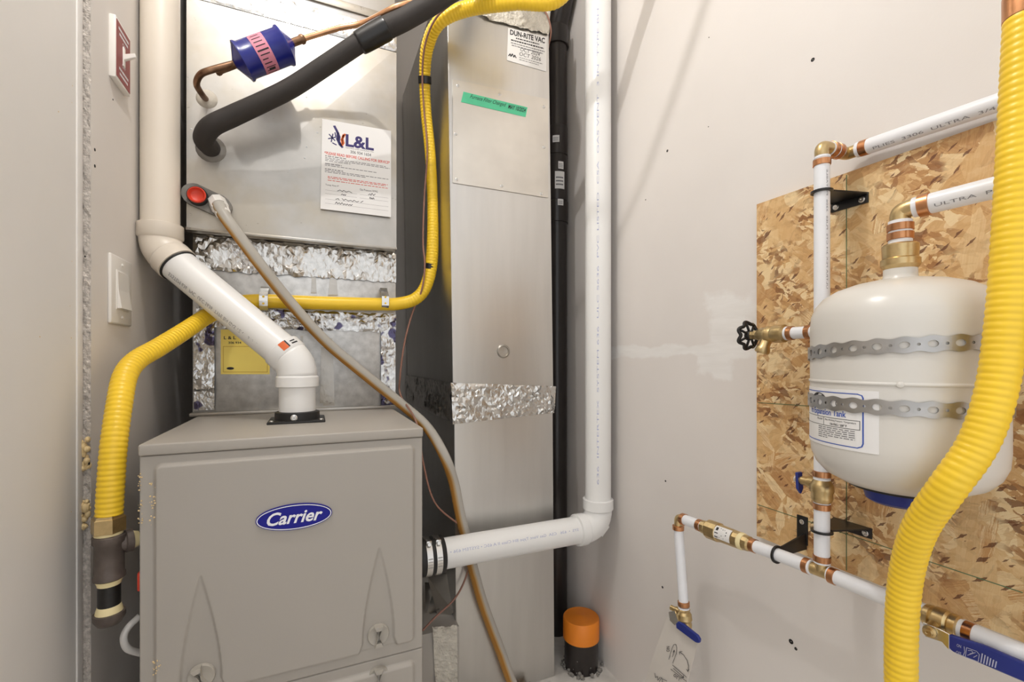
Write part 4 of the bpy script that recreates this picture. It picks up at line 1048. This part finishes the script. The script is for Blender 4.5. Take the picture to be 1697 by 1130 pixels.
lathe('base_ring', V((TX_, TY_, H - .186)), (0, 0, -1), [(0, .066), (.007, .064), (.008, .05)], 'rubber', tank, 36)
def on_tank(x, y, r):
    u = (x - CX) / F; v = (HY - y) / F; d = V((SA + CA * u, CA - SA * u, v)); a = d.x ** 2 + d.y ** 2; b = -2 * (d.x * TX_ + d.y * TY_); c = TX_ ** 2 + TY_ ** 2 - r * r
    q = b * b - 4 * a * c; k = (-b - math.sqrt(max(q, 0))) / (2 * a); p = d * k; p.z += H; return p
pr_ = on_tank(1457, 700, TR); pl_ = on_tank(1349, 700, TR)
aR = math.atan2(pr_.y - TY_, pr_.x - TX_); aL = math.atan2(pl_.y - TY_, pl_.x - TX_)
if aR < 0: aR += 2 * math.pi
if aL < 0: aL += 2 * math.pi
aL -= 0.42
zlt = on_tank(1440, 648, TR).z; zlb = on_tank(1445, 752, TR).z
def tm(s, t, o=0):
    a = aL + (aR - aL) * s; return V((TX_ + (TR + o) * math.cos(a), TY_ + (TR + o) * math.sin(a), zlb + (zlt - zlb) * t))
tl = patch('tank_label', tm, 'paper', tank, 24, 1, .0006, label='white tank label with blue frame')
fr = [(-0.02 + .0, .94), (.84, .94), (.875, .92), (.885, .88), (.885, .14), (.875, .09), (.84, .06), (0, .06)]
lines('label_frame', tm, [[(x / 40.0 * 40, y) for x, y in [(i * .84 / 24, .94) for i in range(25)]] + fr[2:7] + [(.84 - i * .84 / 24, .06) for i in range(25)]], (.006, .008), 'blue_ink', tl, .0009)
letters('lettering', 'ro Expansion Tank', tm, (.26, .505, .745, .64), 'blue_ink', tl, bold=.02, off=.0009)
letters('lettering', 'Max. Working Pressure / Temperature', tm, (.52, .435, .83, .475), 'ink', tl, off=.0009)
letters('lettering', '150 PSIG / 200° F', tm, (.58, .375, .75, .415), 'ink', tl, bold=.02, off=.0009)
letters('lettering', 'Model', tm, (.40, .44, .48, .475), 'ink', tl, off=.0009)
lines('label_table', tm, [[(i * .86 / 20, .50) for i in range(21)] + [(.86, .355)] + [(.86 - i * .86 / 20, .355) for i in range(21)], [(.50, .50), (.50, .355)]], (.0025, .004), 'ink', tl, .0009)
w_ = []
for k in range(6): w_ += words(.315 - k * .035, .42, .82 if k < 5 else .56, .014, rnd=rs)
strips('small_print', tm, w_, 'grey_ink', tl, .0009, 2)
vs = [tm(.42 + .12 * math.cos(i * math.pi / 12), .78 + .14 * math.sin(i * math.pi / 12), .0009) for i in range(24)]
mesh('oval_logo', vs, [tuple(range(24))], 'ink', tl)
lines('logo_letters', tm, [[(.34, .74), (.34, .83), (.37, .83), (.37, .79), (.34, .79)], [(.40, .74), (.40, .84), (.44, .84), (.44, .74)], [(.47, .75), (.47, .83), (.505, .83), (.505, .75), (.47, .75)]], (.005, .006), 'white_print', tl, .0014)
lines('seal_mark', tm, [[(.70 + .055 * math.cos(i * math.pi / 10), .76 + .085 * math.sin(i * math.pi / 10)) for i in range(21)], [(.70 + .03 * math.cos(i * math.pi / 6), .76 + .05 * math.sin(i * math.pi / 6)) for i in range(13)]], (.004, .006), 'grey_ink', tl, .0009)
# perforated straps
def pstrap(z0_, tilt, label):
    vs = []; fs = []; R = TR + .0022; cw = .0278; ncell = int(2 * math.pi * R / cw); cw = 2 * math.pi * R / ncell; hw = .0098
    def put(s, z):
        a = s / R; zz0 = z0_ + tilt * (math.cos(a - (ANG_near + .9)))
        return V((TX_ + R * math.cos(a), TY_ + R * math.sin(a), zz0 + z))
    def edge(s): return hw + .0013 * math.cos(2 * math.pi * s / cw)
    for c in range(ncell):
        for (s0, w, hr, hz) in ((c * cw - cw * .34, cw * .68, .0056, .0046), (c * cw + cw * .34, cw * .32, .0019, .0019)):
            n = 6; B = []
            for i in range(n): s = s0 + w * i / n; B.append((s, -edge(s)))
            for i in range(n): s = s0 + w; e = edge(s); B.append((s, -e + 2 * e * i / n))
            for i in range(n): s = s0 + w - w * i / n; B.append((s, edge(s)))
            for i in range(n): s = s0; e = edge(s); B.append((s, e - 2 * e * i / n))
            b = len(vs); cx = s0 + w / 2
            for (s, z) in B: vs.append(put(s, z))
            for (s, z) in B:
                t = math.atan2(z / hw, (s - cx) / (w / 2)); vs.append(put(cx + hr * math.cos(t), hz * math.sin(t)))
            m_ = len(B)
            for i in range(m_): j = (i + 1) % m_; fs.append((b + i, b + j, b + m_ + j, b + m_ + i))
    o = mesh('tank_strap', vs, fs, 'strap_metal', None, False)
    bm = bmesh.new(); bm.from_mesh(o.data); bmesh.ops.remove_doubles(bm, verts=bm.verts, dist=1e-5); bmesh.ops.recalc_face_normals(bm, faces=bm.faces); bm.to_mesh(o.data); bm.free()
    md = o.modifiers.new('s', 'SOLIDIFY'); md.thickness = .0012; md.offset = 0
    tag(o, label, 'strap', 'perforated straps round the tank')
    return o
ANG_near = math.atan2(-TY_, -TX_)
pstrap(on_tank(1480, 578, TR).z, .0075, 'upper perforated grey metal strap round the cream tank')
pstrap(on_tank(1480, 676, TR).z, .0, 'lower perforated grey metal strap crossing the tank label')

# ------------------------------------------------------------------ white water pipes on the right
PR = 0.0124; PX = 0.8355; PYv = 0.52
def ringc(p, d, parent, L=.011):
    d = V(d).normalized(); return lathe('crimp_ring', V(p) - d * L / 2, d, [(0, PR), (.0006, PR + .0016), (L - .0006, PR + .0016), (L, PR)], 'copper_ring', parent, 24)
def lip(p, d, parent, L=.004):
    d = V(d).normalized(); return lathe('pipe_end', V(p) - d * L / 2, d, [(0, PR), (.0004, PR + .0009), (L - .0004, PR + .0009), (L, PR)], 'pex', parent, 24)
def pv(y): return P(1362, y, Y=PYv).z
VX = P(1362, 500, Y=PYv).x
top_z = pv(243); wallX = XW - .012 - PR - .002
wa = thing('main_water_line', 'white water pipe rising past the tank to a brass elbow then along the top of the board', 'water pipe', (VX, PYv, pv(940)))
riser = cyl('riser_pipe', (VX, PYv, pv(800)), (VX, PYv, top_z - .018), PR, 'pex', wa, 24)
cyl('lower_riser', (VX, PYv, pv(930)), (VX, PYv, pv(835)), PR, 'pex', wa, 24)
ringc((VX, PYv, pv(270)), up, wa); lip((VX, PYv, pv(262)), up, wa)
sweep('brass_elbow', [(VX, PYv, top_z - .018), (VX, PYv, top_z - .006), (VX + .005, PYv, top_z - .001), (VX + .018, PYv, top_z), (VX + .022, PYv, top_z)], 'brass', wa, 20, r=.0112, smooth_n=6)
X2 = wallX
cyl('stub_pipe', (VX + .020, PYv, top_z), (X2 - .022, PYv, top_z), PR, 'pex', wa, 24)
ringc((VX + .028, PYv, top_z), dx_, wa); ringc((X2 - .030, PYv, top_z), dx_, wa)
sweep('brass_elbow', [(X2 - .024, PYv, top_z), (X2 - .006, PYv, top_z), (X2 - .001, PYv - .005, top_z), (X2, PYv - .016, top_z), (X2, PYv - .022, top_z)], 'brass', wa, 20, r=.0112, smooth_n=6)
tend = P(1662, 168, X=X2); tz = top_z
ty = V((X2, -.02, top_z + (P(1662, 168, X=X2).z - top_z) * (PYv + .02) / (PYv - P(1662, 168, X=X2).y)))
tp0 = V((X2, PYv - .018, top_z)); td = (ty - tp0).normalized()
tpp = cyl('upper_pipe', tp0, ty, PR + .001, 'pex', wa, 24)
ringc(tp0 + td * .012, td, wa, .013); lip(tp0 + td * .002, td, wa)
fn = cylmap(tp0 + td * .03, tp0 + td * .33, PR + .001, .25, .62, V((0, 0, H)) - tp0)
letters('print', 'PLIES  3306  ULTRA  3/4  CTS  PEX  POTABLE', fn, (0, 1, 1, 0), 'grey_print', tpp, off=.0003)
fn = cylmap((VX, PYv, pv(480)), (VX, PYv, pv(285)), PR, .55, .78, V((0, 0, H)) - V((VX, PYv, H)))
letters('print', 'ULTRA PEX 3/4 CTS  PLIES  3306  POTABLE', fn, (0, 0, 1, 1), 'grey_print', riser, off=.0003)
# ball valve under the tank
ringc((VX, PYv, pv(785)), up, wa); ringc((VX, PYv, pv(839)), up, wa); lip((VX, PYv, pv(793)), up, wa); lip((VX, PYv, pv(832)), up, wa)
vb = lathe('valve_body', (VX, PYv, pv(833)), (0, 0, 1), [(0, .0125), (.004, .016), (.010, .0175), (.016, .0165), (.022, .019), (.032, .0185), (.036, .016), (pv(793) - pv(833), .0125)], 'brass', wa, 20)
zv = pv(804)
lathe('valve_stem', (VX, PYv + .012, zv), (0, 1, 0), [(0, .011), (.010, .011), (.012, .008), (.024, .008), (.026, .006), (.034, .006)], 'brass', vb, 14)
polyext('valve_handle', [V((VX - .007, PYv + .040, zv + .014)), V((VX + .007, PYv + .040, zv + .014)), V((VX + .008, PYv + .038, zv - .016)), V((VX, PYv + .037, zv - .026)), V((VX - .008, PYv + .038, zv - .016))], (0, .005, 0), 'blue_grip', vb, bevel=.001, label='blue valve handle')
cyl('handle_nut', (VX, PYv + .034, zv), (VX, PYv + .049, zv), .006, 'steel', vb, 6)
# tee at the bottom
tz_ = pv(943)
ringc((VX, PYv, pv(925)), up, wa); lip((VX, PYv, pv(931)), up, wa)
# lower horizontal run
lo_ = thing('lower_water_line', 'white water pipe run with a brass check valve below the strand board', 'water pipe', (PX, .6, H - .42))
L0 = P(1124, 857, X=VX); L1 = V((VX, PYv, tz_ - .004)); Lr = P(1697, 1085, X=VX); Lr.z = P(1690, 1082, X=VX).z
ldir = (L1 - L0).normalized()
def along(px): 
    u = (px - CX) / F; y = VX * (CA - SA * u) / (SA + CA * u); t = (y - L0.y) / (L1.y - L0.y); return L0 + (L1 - L0) * t
sweep('brass_elbow', [L0 - up * .030, L0 - up * .012, L0 - up * .003 + ldir * .002, L0 + ldir * .010, L0 + ldir * .022], 'brass', lo_, 18, r=.0098, smooth_n=6)
cyl('short_pipe', along(1131), along(1165), PR, 'pex', lo_, 24); ringc(along(1133), ldir, lo_); ringc(along(1160), ldir, lo_)
ck = along(1163); cL = (along(1246) - ck).length
cv = lathe('check_valve', ck, ldir, [(0, .0115), (.004, .0150), (.014, .0150), (.016, .013), (cL * .16, .013), (cL * .165, .0215), (cL * .38, .0215), (cL * .40, .0190), (cL * .80, .0180), (cL * .82, .0155), (cL * .87, .0165), (cL * .96, .0155), (cL, .0115)], 'brass', lo_, 12, sharp=0.4, label='brass check valve body')
vw = V((0, 0, H)) - along(1205)
ckm = cylmap(ck + ldir * cL * .38, ck + ldir * cL * .70, .0190, -.75, .75, vw)
lathe('sealant_ring', ck + ldir * cL * .80, ldir, [(0, .018), (.004, .0182), (.010, .0165)], 'sealant', cv, 20); lathe('sealant_ring', ck + ldir * cL * .10, ldir, [(0, .0135), (.004, .0142), (.008, .013)], 'sealant', cv, 20)
lab = patch('valve_label', lambda s, t, o=0: ckm(s, t, o), 'paper', cv, 2, 10, .0009, label='white label on the check valve')
strips('label_print', ckm, [(.08, .55, .3, .9), (.36, .15, .42, .85), (.5, .2, .55, .7), (.62, .2, .66, .85), (.75, .3, .8, .6), (.12, .15, .26, .4)], 'ink', lab, .0013, 2)
cyl('middle_pipe', along(1243), along(1345), PR, 'pex', lo_, 24); ringc(along(1249), ldir, lo_); ringc(along(1338), ldir, lo_); lip(along(1242), ldir, lo_)
tee2 = sweep('brass_tee', [along(1340), along(1348), along(1362), along(1376), along(1382)], 'brass', lo_, 18, r=.0108, curve=False)
cyl('tee_branch', (VX, PYv, tz_ - .004), (VX, PYv, pv(929)), .0108, 'brass', tee2, 18); lip(along(1344), ldir, lo_); lip(along(1376), ldir, lo_)
rdir = (Lr - L1).normalized()
def alr(px):
    u = (px - CX) / F; y = VX * (CA - SA * u) / (SA + CA * u); t = (y - L1.y) / (Lr.y - L1.y); return L1 + (Lr - L1) * t
cyl('right_pipe', alr(1374), alr(1532), PR, 'pex', lo_, 24); ringc(alr(1381), rdir, lo_)
lip(alr(1529), rdir, lo_, .006)
b0 = alr(1531); bL = (alr(1592) - b0).length
bv = lathe('ball_valve', b0, rdir, [(0, .012), (.003, .0155), (bL * .22, .0165), (bL * .25, .0145), (bL * .35, .0175), (bL * .65, .0175), (bL * .72, .0150), (bL * .78, .0170), (bL * .95, .0165), (bL, .012)], 'brass', lo_, 20, sharp=.5)
lip(alr(1597), rdir, lo_, .006); ringc(alr(1607), rdir, lo_, .011)
cyl('end_pipe', alr(1590), alr(1697) + rdir * .16, PR + .0008, 'pex', lo_, 24)
# lever of that valve: bent steel tang and blue grip, reaching toward the room
sc = V((VX - .028, alr(1562).y, alr(1562).z - .010))
cyl('lever_stem', alr(1555), P(1543, 1043, X=VX - .026), .0075, 'brass', bv, 12)
lx0 = VX - .028
def lv(x, y, X=lx0): return P(x, y, X=X)
polyext('lever_tang', [lv(1529, 1031), lv(1556, 1042), lv(1573, 1051), lv(1573, 1078), lv(1561, 1064), lv(1533, 1055)], (.002, 0, 0), 'steel', bv, bevel=.0005)
screw(lv(1541, 1046, lx0 - .0005), (-1, 0, 0), .0082, 'brass', bv, h=.008)
lg = polyext('lever_grip', [lv(1571, 1051), lv(1630, 1070), lv(1700, 1100), lv(1745, 1122), lv(1745, 1150), lv(1690, 1128), lv(1620, 1098), lv(1577, 1080), lv(1571, 1073)], (.007, 0, 0), 'blue_grip', bv, bevel=.0018, label='blue plastic lever grip')
lgm = quadmap(lv(1586, 1066, lx0 - .0004), lv(1672, 1098, lx0 - .0004), lv(1668, 1114, lx0 - .0004), lv(1584, 1084, lx0 - .0004), (-1, 0, 0))
letters('lettering', 'ON', lgm, (0, .72, .09, .98), 'pvc_print', lg, off=.0003); letters('lettering', 'OFF', lgm, (0, .05, .11, .34), 'pvc_print', lg, off=.0003)
lines('grip_mark', lgm, [[(.15, .95), (.175, .5), (.15, .05)], [(.20, .95), (.20, .05), (.46, .05), (.46, .75), (.40, .95), (.20, .95)], [(.24, .3), (.38, .8)], [(.24, .75), (.30, .85), (.34, .7), (.28, .5)], [(.36, .3), (.42, .6)]], (.007, .025), 'pvc_print', lg, .0003)
strips('grip_bars', lgm, [(.50 + k * .055, .05, .525 + k * .055, .95 - k * .05) for k in range(6)], 'pvc_print', lg, .0003, 1)
# left drop with its ball valve
Ld = P(1133, 1000, X=VX); dn = (Ld - L0).normalized()
cyl('drop_pipe', L0 - up * .022, Ld, PR - .001, 'pex', lo_, 24); ringc(L0 - up * .026, up, lo_); ringc(Ld, dn, lo_); lip(Ld + dn * .010, dn, lo_)
dv = lathe('drop_valve', Ld + dn * .010, dn, [(0, .010), (.003, .0145), (.008, .013), (.014, .017), (.026, .018), (.032, .015), (.038, .0165), (.048, .0155), (.050, .011)], 'brass', lo_, 20, sharp=.5)
vc_ = Ld + dn * .030
lathe('valve_stem', vc_ + V((0, .010, .003)), (-.2, 1, 0), [(0, .009), (.016, .009), (.018, .0065), (.030, .0065)], 'brass', dv, 12)
hx = VX - .018
polyext('handle_tang', [P(1108, 1014, X=hx), P(1118, 1012, X=hx), P(1124, 1030, X=hx), P(1118, 1036, X=hx), P(1110, 1028, X=hx)], (.003, 0, 0), 'steel', dv)
hg = polyext('lever_grip', [P(1119, 1027, X=hx), P(1126, 1030, X=hx), P(1155, 1053, X=hx), P(1159, 1060, X=hx), P(1158, 1066, X=hx), P(1152, 1065, X=hx), P(1120, 1041, X=hx)], (.008, 0, 0), 'blue_grip', dv, bevel=.002, label='blue plastic lever grip')
# paper tag hanging from it
tgx = VX - .006
tm_ = quadmap(P(1105, 1022, X=tgx), P(1157, 1064, X=tgx), P(1132, 1158, X=tgx), P(1062, 1150, X=tgx), (-1, 0, 0))
tg = thing('paper_tag', 'pale paper tag with hand-drawn on and off arrows hanging from the blue lever valve', 'tag', P(1100, 1120, X=tgx))
tp = patch('tag_sheet', tm_, 'tag_paper', tg, 4, 4, .0006)
ht = quadmap(P(1070, 1000, X=tgx - .0022), P(1180, 1000, X=tgx - .0022), P(1180, 1130, X=tgx - .0022), P(1070, 1130, X=tgx - .0022), (-1, 0, 0))
def hp_(pts): return [(x / 956.0, 1 - y / 1130.0) for x, y in pts]
lines('drawing', ht, [hp_([(375, 805), (425, 640), (450, 590), (480, 590), (495, 640), (485, 720), (435, 855)]), hp_([(430, 770), (455, 670)]), hp_([(440, 700), (455, 670), (462, 700)]),
                      hp_([(540, 700), (590, 740), (640, 820), (658, 900), (650, 975)]), hp_([(535, 730), (530, 695), (570, 690)]), hp_([(630, 945), (648, 980), (665, 945)]),
                      hp_([(430, 885), (630, 1060)]), hp_([(405, 945), (630, 1120)]), hp_([(445, 935), (590, 1065)]), hp_([(560, 1060), (592, 1068), (585, 1035)])], (.0035, .003), 'ink', tp, .0004)
letters('handwriting', 'ON', ht, (.355, .385, .405, .455), 'ink', tp, rot=90, off=.0004)
lines('handwriting', ht, [hp_([(450, 1030), (465, 1015), (485, 1035), (475, 1060), (455, 1050), (450, 1030)]), hp_([(500, 1040), (490, 1085)]), hp_([(500, 1040), (525, 1060)]), hp_([(535, 1065), (520, 1110)]), hp_([(535, 1065), (560, 1085)]),
                          hp_([(155, 1000), (165, 1065), (200, 1050), (205, 1105), (245, 1060)]), hp_([(225, 1125), (265, 1065), (280, 1130)]), hp_([(275, 1085), (345, 1115)])], (.0035, .003), 'ink', tp, .0004)

# drain valve with hand wheel beside the tank
dz_ = P(1330, 551, X=VX).z
dvv = thing('drain_valve', 'brass drain valve with a black hand wheel left of the tank', 'valve', (VX, PYv + .1, dz_))
def yy_of(px): 
    u = (px - CX) / F; return VX * (CA - SA * u) / (SA + CA * u)
cyl('stub_pipe', (VX, PYv + .008, dz_), (VX, yy_of(1312), dz_), PR - .001, 'pex', dvv, 24)
for px in (1341, 1311): lathe('crimp_ring', (VX, yy_of(px) - .005, dz_), (0, 1, 0), [(0, PR - .001), (.0006, PR + .001), (.009, PR + .001), (.0096, PR - .001)], 'copper_ring', dvv, 24)
ya_ = yy_of(1307); yw = yy_of(1240); Lv = yw - ya_
lathe('pipe_end', (VX, ya_ - .001, dz_), (0, 1, 0), [(0, .0115), (.001, .0135), (.005, .0135), (.006, .0115)], 'pex', dvv, 20)
body = lathe('valve_body', (VX, ya_ + .004, dz_), (0, 1, 0), [(0, .012), (.004, .0175), (.022, .0180), (.028, .0150), (.034, .0165), (.040, .0165), (.044, .0145), (Lv * .62, .0140), (Lv * .70, .0105)], 'brass', dvv, 18, sharp=.5)
lathe('bonnet_nut', (VX, ya_ + .004 + Lv * .66, dz_), (0, 1, 0), [(0, .0105), (.010, .0105), (.012, .0085), (.020, .0085)], 'brass', body, 6, sharp=.4)
cyl('stem', (VX, ya_ + Lv * .7, dz_), (VX, yw + .004, dz_), .004, 'brass', body, 12)
lathe('spout', (VX, ya_ + Lv * .50, dz_ - .006), (-.25, .25, -1), [(0, .0105), (.018, .0105), (.022, .0130), (.030, .0140), (.033, .0125), (.033, .010), (.026, .009), (.026, 0)], 'brass', body, 18)
wc = V((VX, yw, dz_)); pts = []
for i in range(70):
    a = 2 * math.pi * i / 70; R = .0265 + .0022 * math.cos(7 * a); pts.append(wc + V((R * math.cos(a), .002 * math.cos(7 * a), R * math.sin(a))))
hwh = sweep('hand_wheel', pts, 'iron_black', dvv, 10, r=.0036, closed=True, smooth_n=2, label='black scalloped hand wheel')
for k in range(7):
    a = 2 * math.pi * k / 7; sweep('spoke', [wc + V((.006 * math.cos(a), -.004, .006 * math.sin(a))), wc + V((.0265 * math.cos(a), 0, .0265 * math.sin(a)))], 'iron_black', hwh, 8, r=.0026, curve=False)
lathe('wheel_hub', wc - V((0, .008, 0)), (0, 1, 0), [(0, .0075), (.003, .010), (.010, .010), (.013, .006)], 'iron_black', hwh, 16)

# tank feed line
tf_ = thing('tank_feed_line', 'white water pipe with a brass elbow screwed into the tank top', 'water pipe', (TX_, TY_, H + .14))
z_a = H + .138
lathe('brass_adapter', (TX_, TY_, z_a), (0, 0, 1), [(-.004, .019), (0, .0215), (.004, .024), (.013, .024), (.015, .0215), (.034, .0225), (.036, .0205), (.038, .013)], 'brass', tf_, 24, sharp=.5)
lathe('sealant_ring', (TX_, TY_, z_a - .006), (0, 0, 1), [(0, .0185), (.003, .0195), (.006, .020)], 'sealant', tf_, 22)
ze = P(1488, 352, Y=TY_).z
FR = .0145
cyl('short_pipe', (TX_, TY_, z_a + .034), (TX_, TY_, ze - .012), FR, 'pex', tf_, 24)
for zq in (z_a + .048, ze - .022): lathe('crimp_ring', (TX_, TY_, zq - .0055), (0, 0, 1), [(0, FR), (.0006, FR + .0018), (.0104, FR + .0018), (.011, FR)], 'copper_ring', tf_, 24)
fend = P(1655, 312, X=TX_ + .02); fdir = None
fe = V((TX_, TY_, ze)); fb = P(1700, 302, X=TX_ + .018)
fd = (fb - fe); fd.normalize()
sweep('brass_elbow', [fe - up * .014, fe - up * .004, fe + up * .002 + fd * .004, fe + up * .004 + fd * .016, fe + up * .003 + fd * .024], 'brass', tf_, 20, r=.0128, smooth_n=6)
f2 = fe + up * .003 + fd * .016; fpp = cyl('feed_pipe', f2, f2 + fd * .36, FR, 'pex', tf_, 24)
lathe('crimp_ring', f2 + fd * .006, fd, [(0, FR), (.0006, FR + .0018), (.0124, FR + .0018), (.013, FR)], 'copper_ring', tf_, 24)
fn = cylmap(f2 + fd * .026, f2 + fd * .14, FR, .1, .42, V((0, 0, H)) - f2)
letters('print', 'ULTRA  PLIES  PEX', fn, (0, 1, 1, 0), 'grey_print', fpp, off=.0003)

# pipe hanger brackets
def hook_ring(c, d, parent, name='hook'):
    return lathe(name, V(c) - V(d).normalized() * .0018, d, [(0, PR + .001), (0, PR + .005), (.0036, PR + .005), (.0036, PR + .001), (0, PR + .001)], 'bracket_black', parent, 28)
def bracket_v(zc, y_l, y_r, label):
    b = thing('pipe_bracket', label, 'bracket', (BX, PYv, zc), 'black pipe brackets on the strand board')
    hook_ring((VX, PYv, zc), up, b)
    polyext('arm', [V((VX + PR, PYv - .010, zc)), V((VX + PR, PYv + .012, zc)), V((BX, y_l, zc)), V((BX, y_r, zc))], (0, 0, .003), 'bracket_black', b)
    box('wall_plate', (BX - .0032, y_r, zc - .016), (BX + .0003, y_l, zc + .003), 'bracket_black', b, .0008)
    for yq in (y_r + .010, y_l - .010): screw(V((BX - .003, yq, zc - .008)), (-1, 0, 0), .0056, 'steel', b, h=.003)
bracket_v(pv(318), P(1378, 340, X=BX).y, P(1440, 320, X=BX).y, 'black pipe bracket near the top of the strand board')
bracket_v(pv(880), P(1400, 880, X=BX).y + .02, P(1446, 890, X=BX).y, 'black pipe bracket under the expansion tank')
hb = thing('pipe_bracket', 'black pipe bracket holding the lower pipe beside the check valve', 'bracket', (BX, along(1288).y, along(1288).z), 'black pipe brackets on the strand board')
hc = along(1288); hook_ring(hc, ldir, hb)
polyext('arm', [hc + V((PR, -.0015, .014)), hc + V((PR, -.0015, -.006)), V((BX, hc.y - .0015, hc.z - .004)), V((BX, hc.y - .0015, hc.z + .030))], (0, .003, 0), 'bracket_black', hb)
box('wall_plate', (BX - .003, hc.y - .004, hc.z + .004), (BX + .0003, hc.y + .018, hc.z + .062), 'bracket_black', hb, .0008)
screw(V((BX - .003, hc.y + .007, hc.z + .050)), (-1, 0, 0), .005, 'steel', hb, h=.003)

# ------------------------------------------------------------------ big yellow gas hose in front of the tank
big = thing('large_gas_hose', 'thick yellow corrugated gas hose hanging in front of the expansion tank', 'gas pipe', P(1494, 1130, X=.80))
def PT(x, y, t):
    u = (x - CX) / F; v = (HY - y) / F; return V((SA + CA * u, CA - SA * u, v)) * t + V((0, 0, H))
BP = [PT(1712, -300, .53), PT(1706, -100, .53), PT(1700, 0, .53), PT(1692, 150, .53), PT(1684, 300, .53), PT(1676, 430, .53), PT(1666, 545, .53), PT(1650, 650, .53), PT(1620, 735, .535), PT(1572, 805, .548), PT(1528, 868, .58), PT(1506, 930, .605), PT(1496, 1000, .618), PT(1493, 1080, .622), PT(1494, 1180, .624), PT(1497, 1400, .624)]
sweep('yellow_jacket', [tuple(p) + (.0182, .0006) for p in BP], 'yellow', big, 30, step=.0016, pitch=.0088)
band(PT(1700, 8, .53), up, .0198, .03, 'copper_ring', big, 'hose_band', label='brown band round the hose')
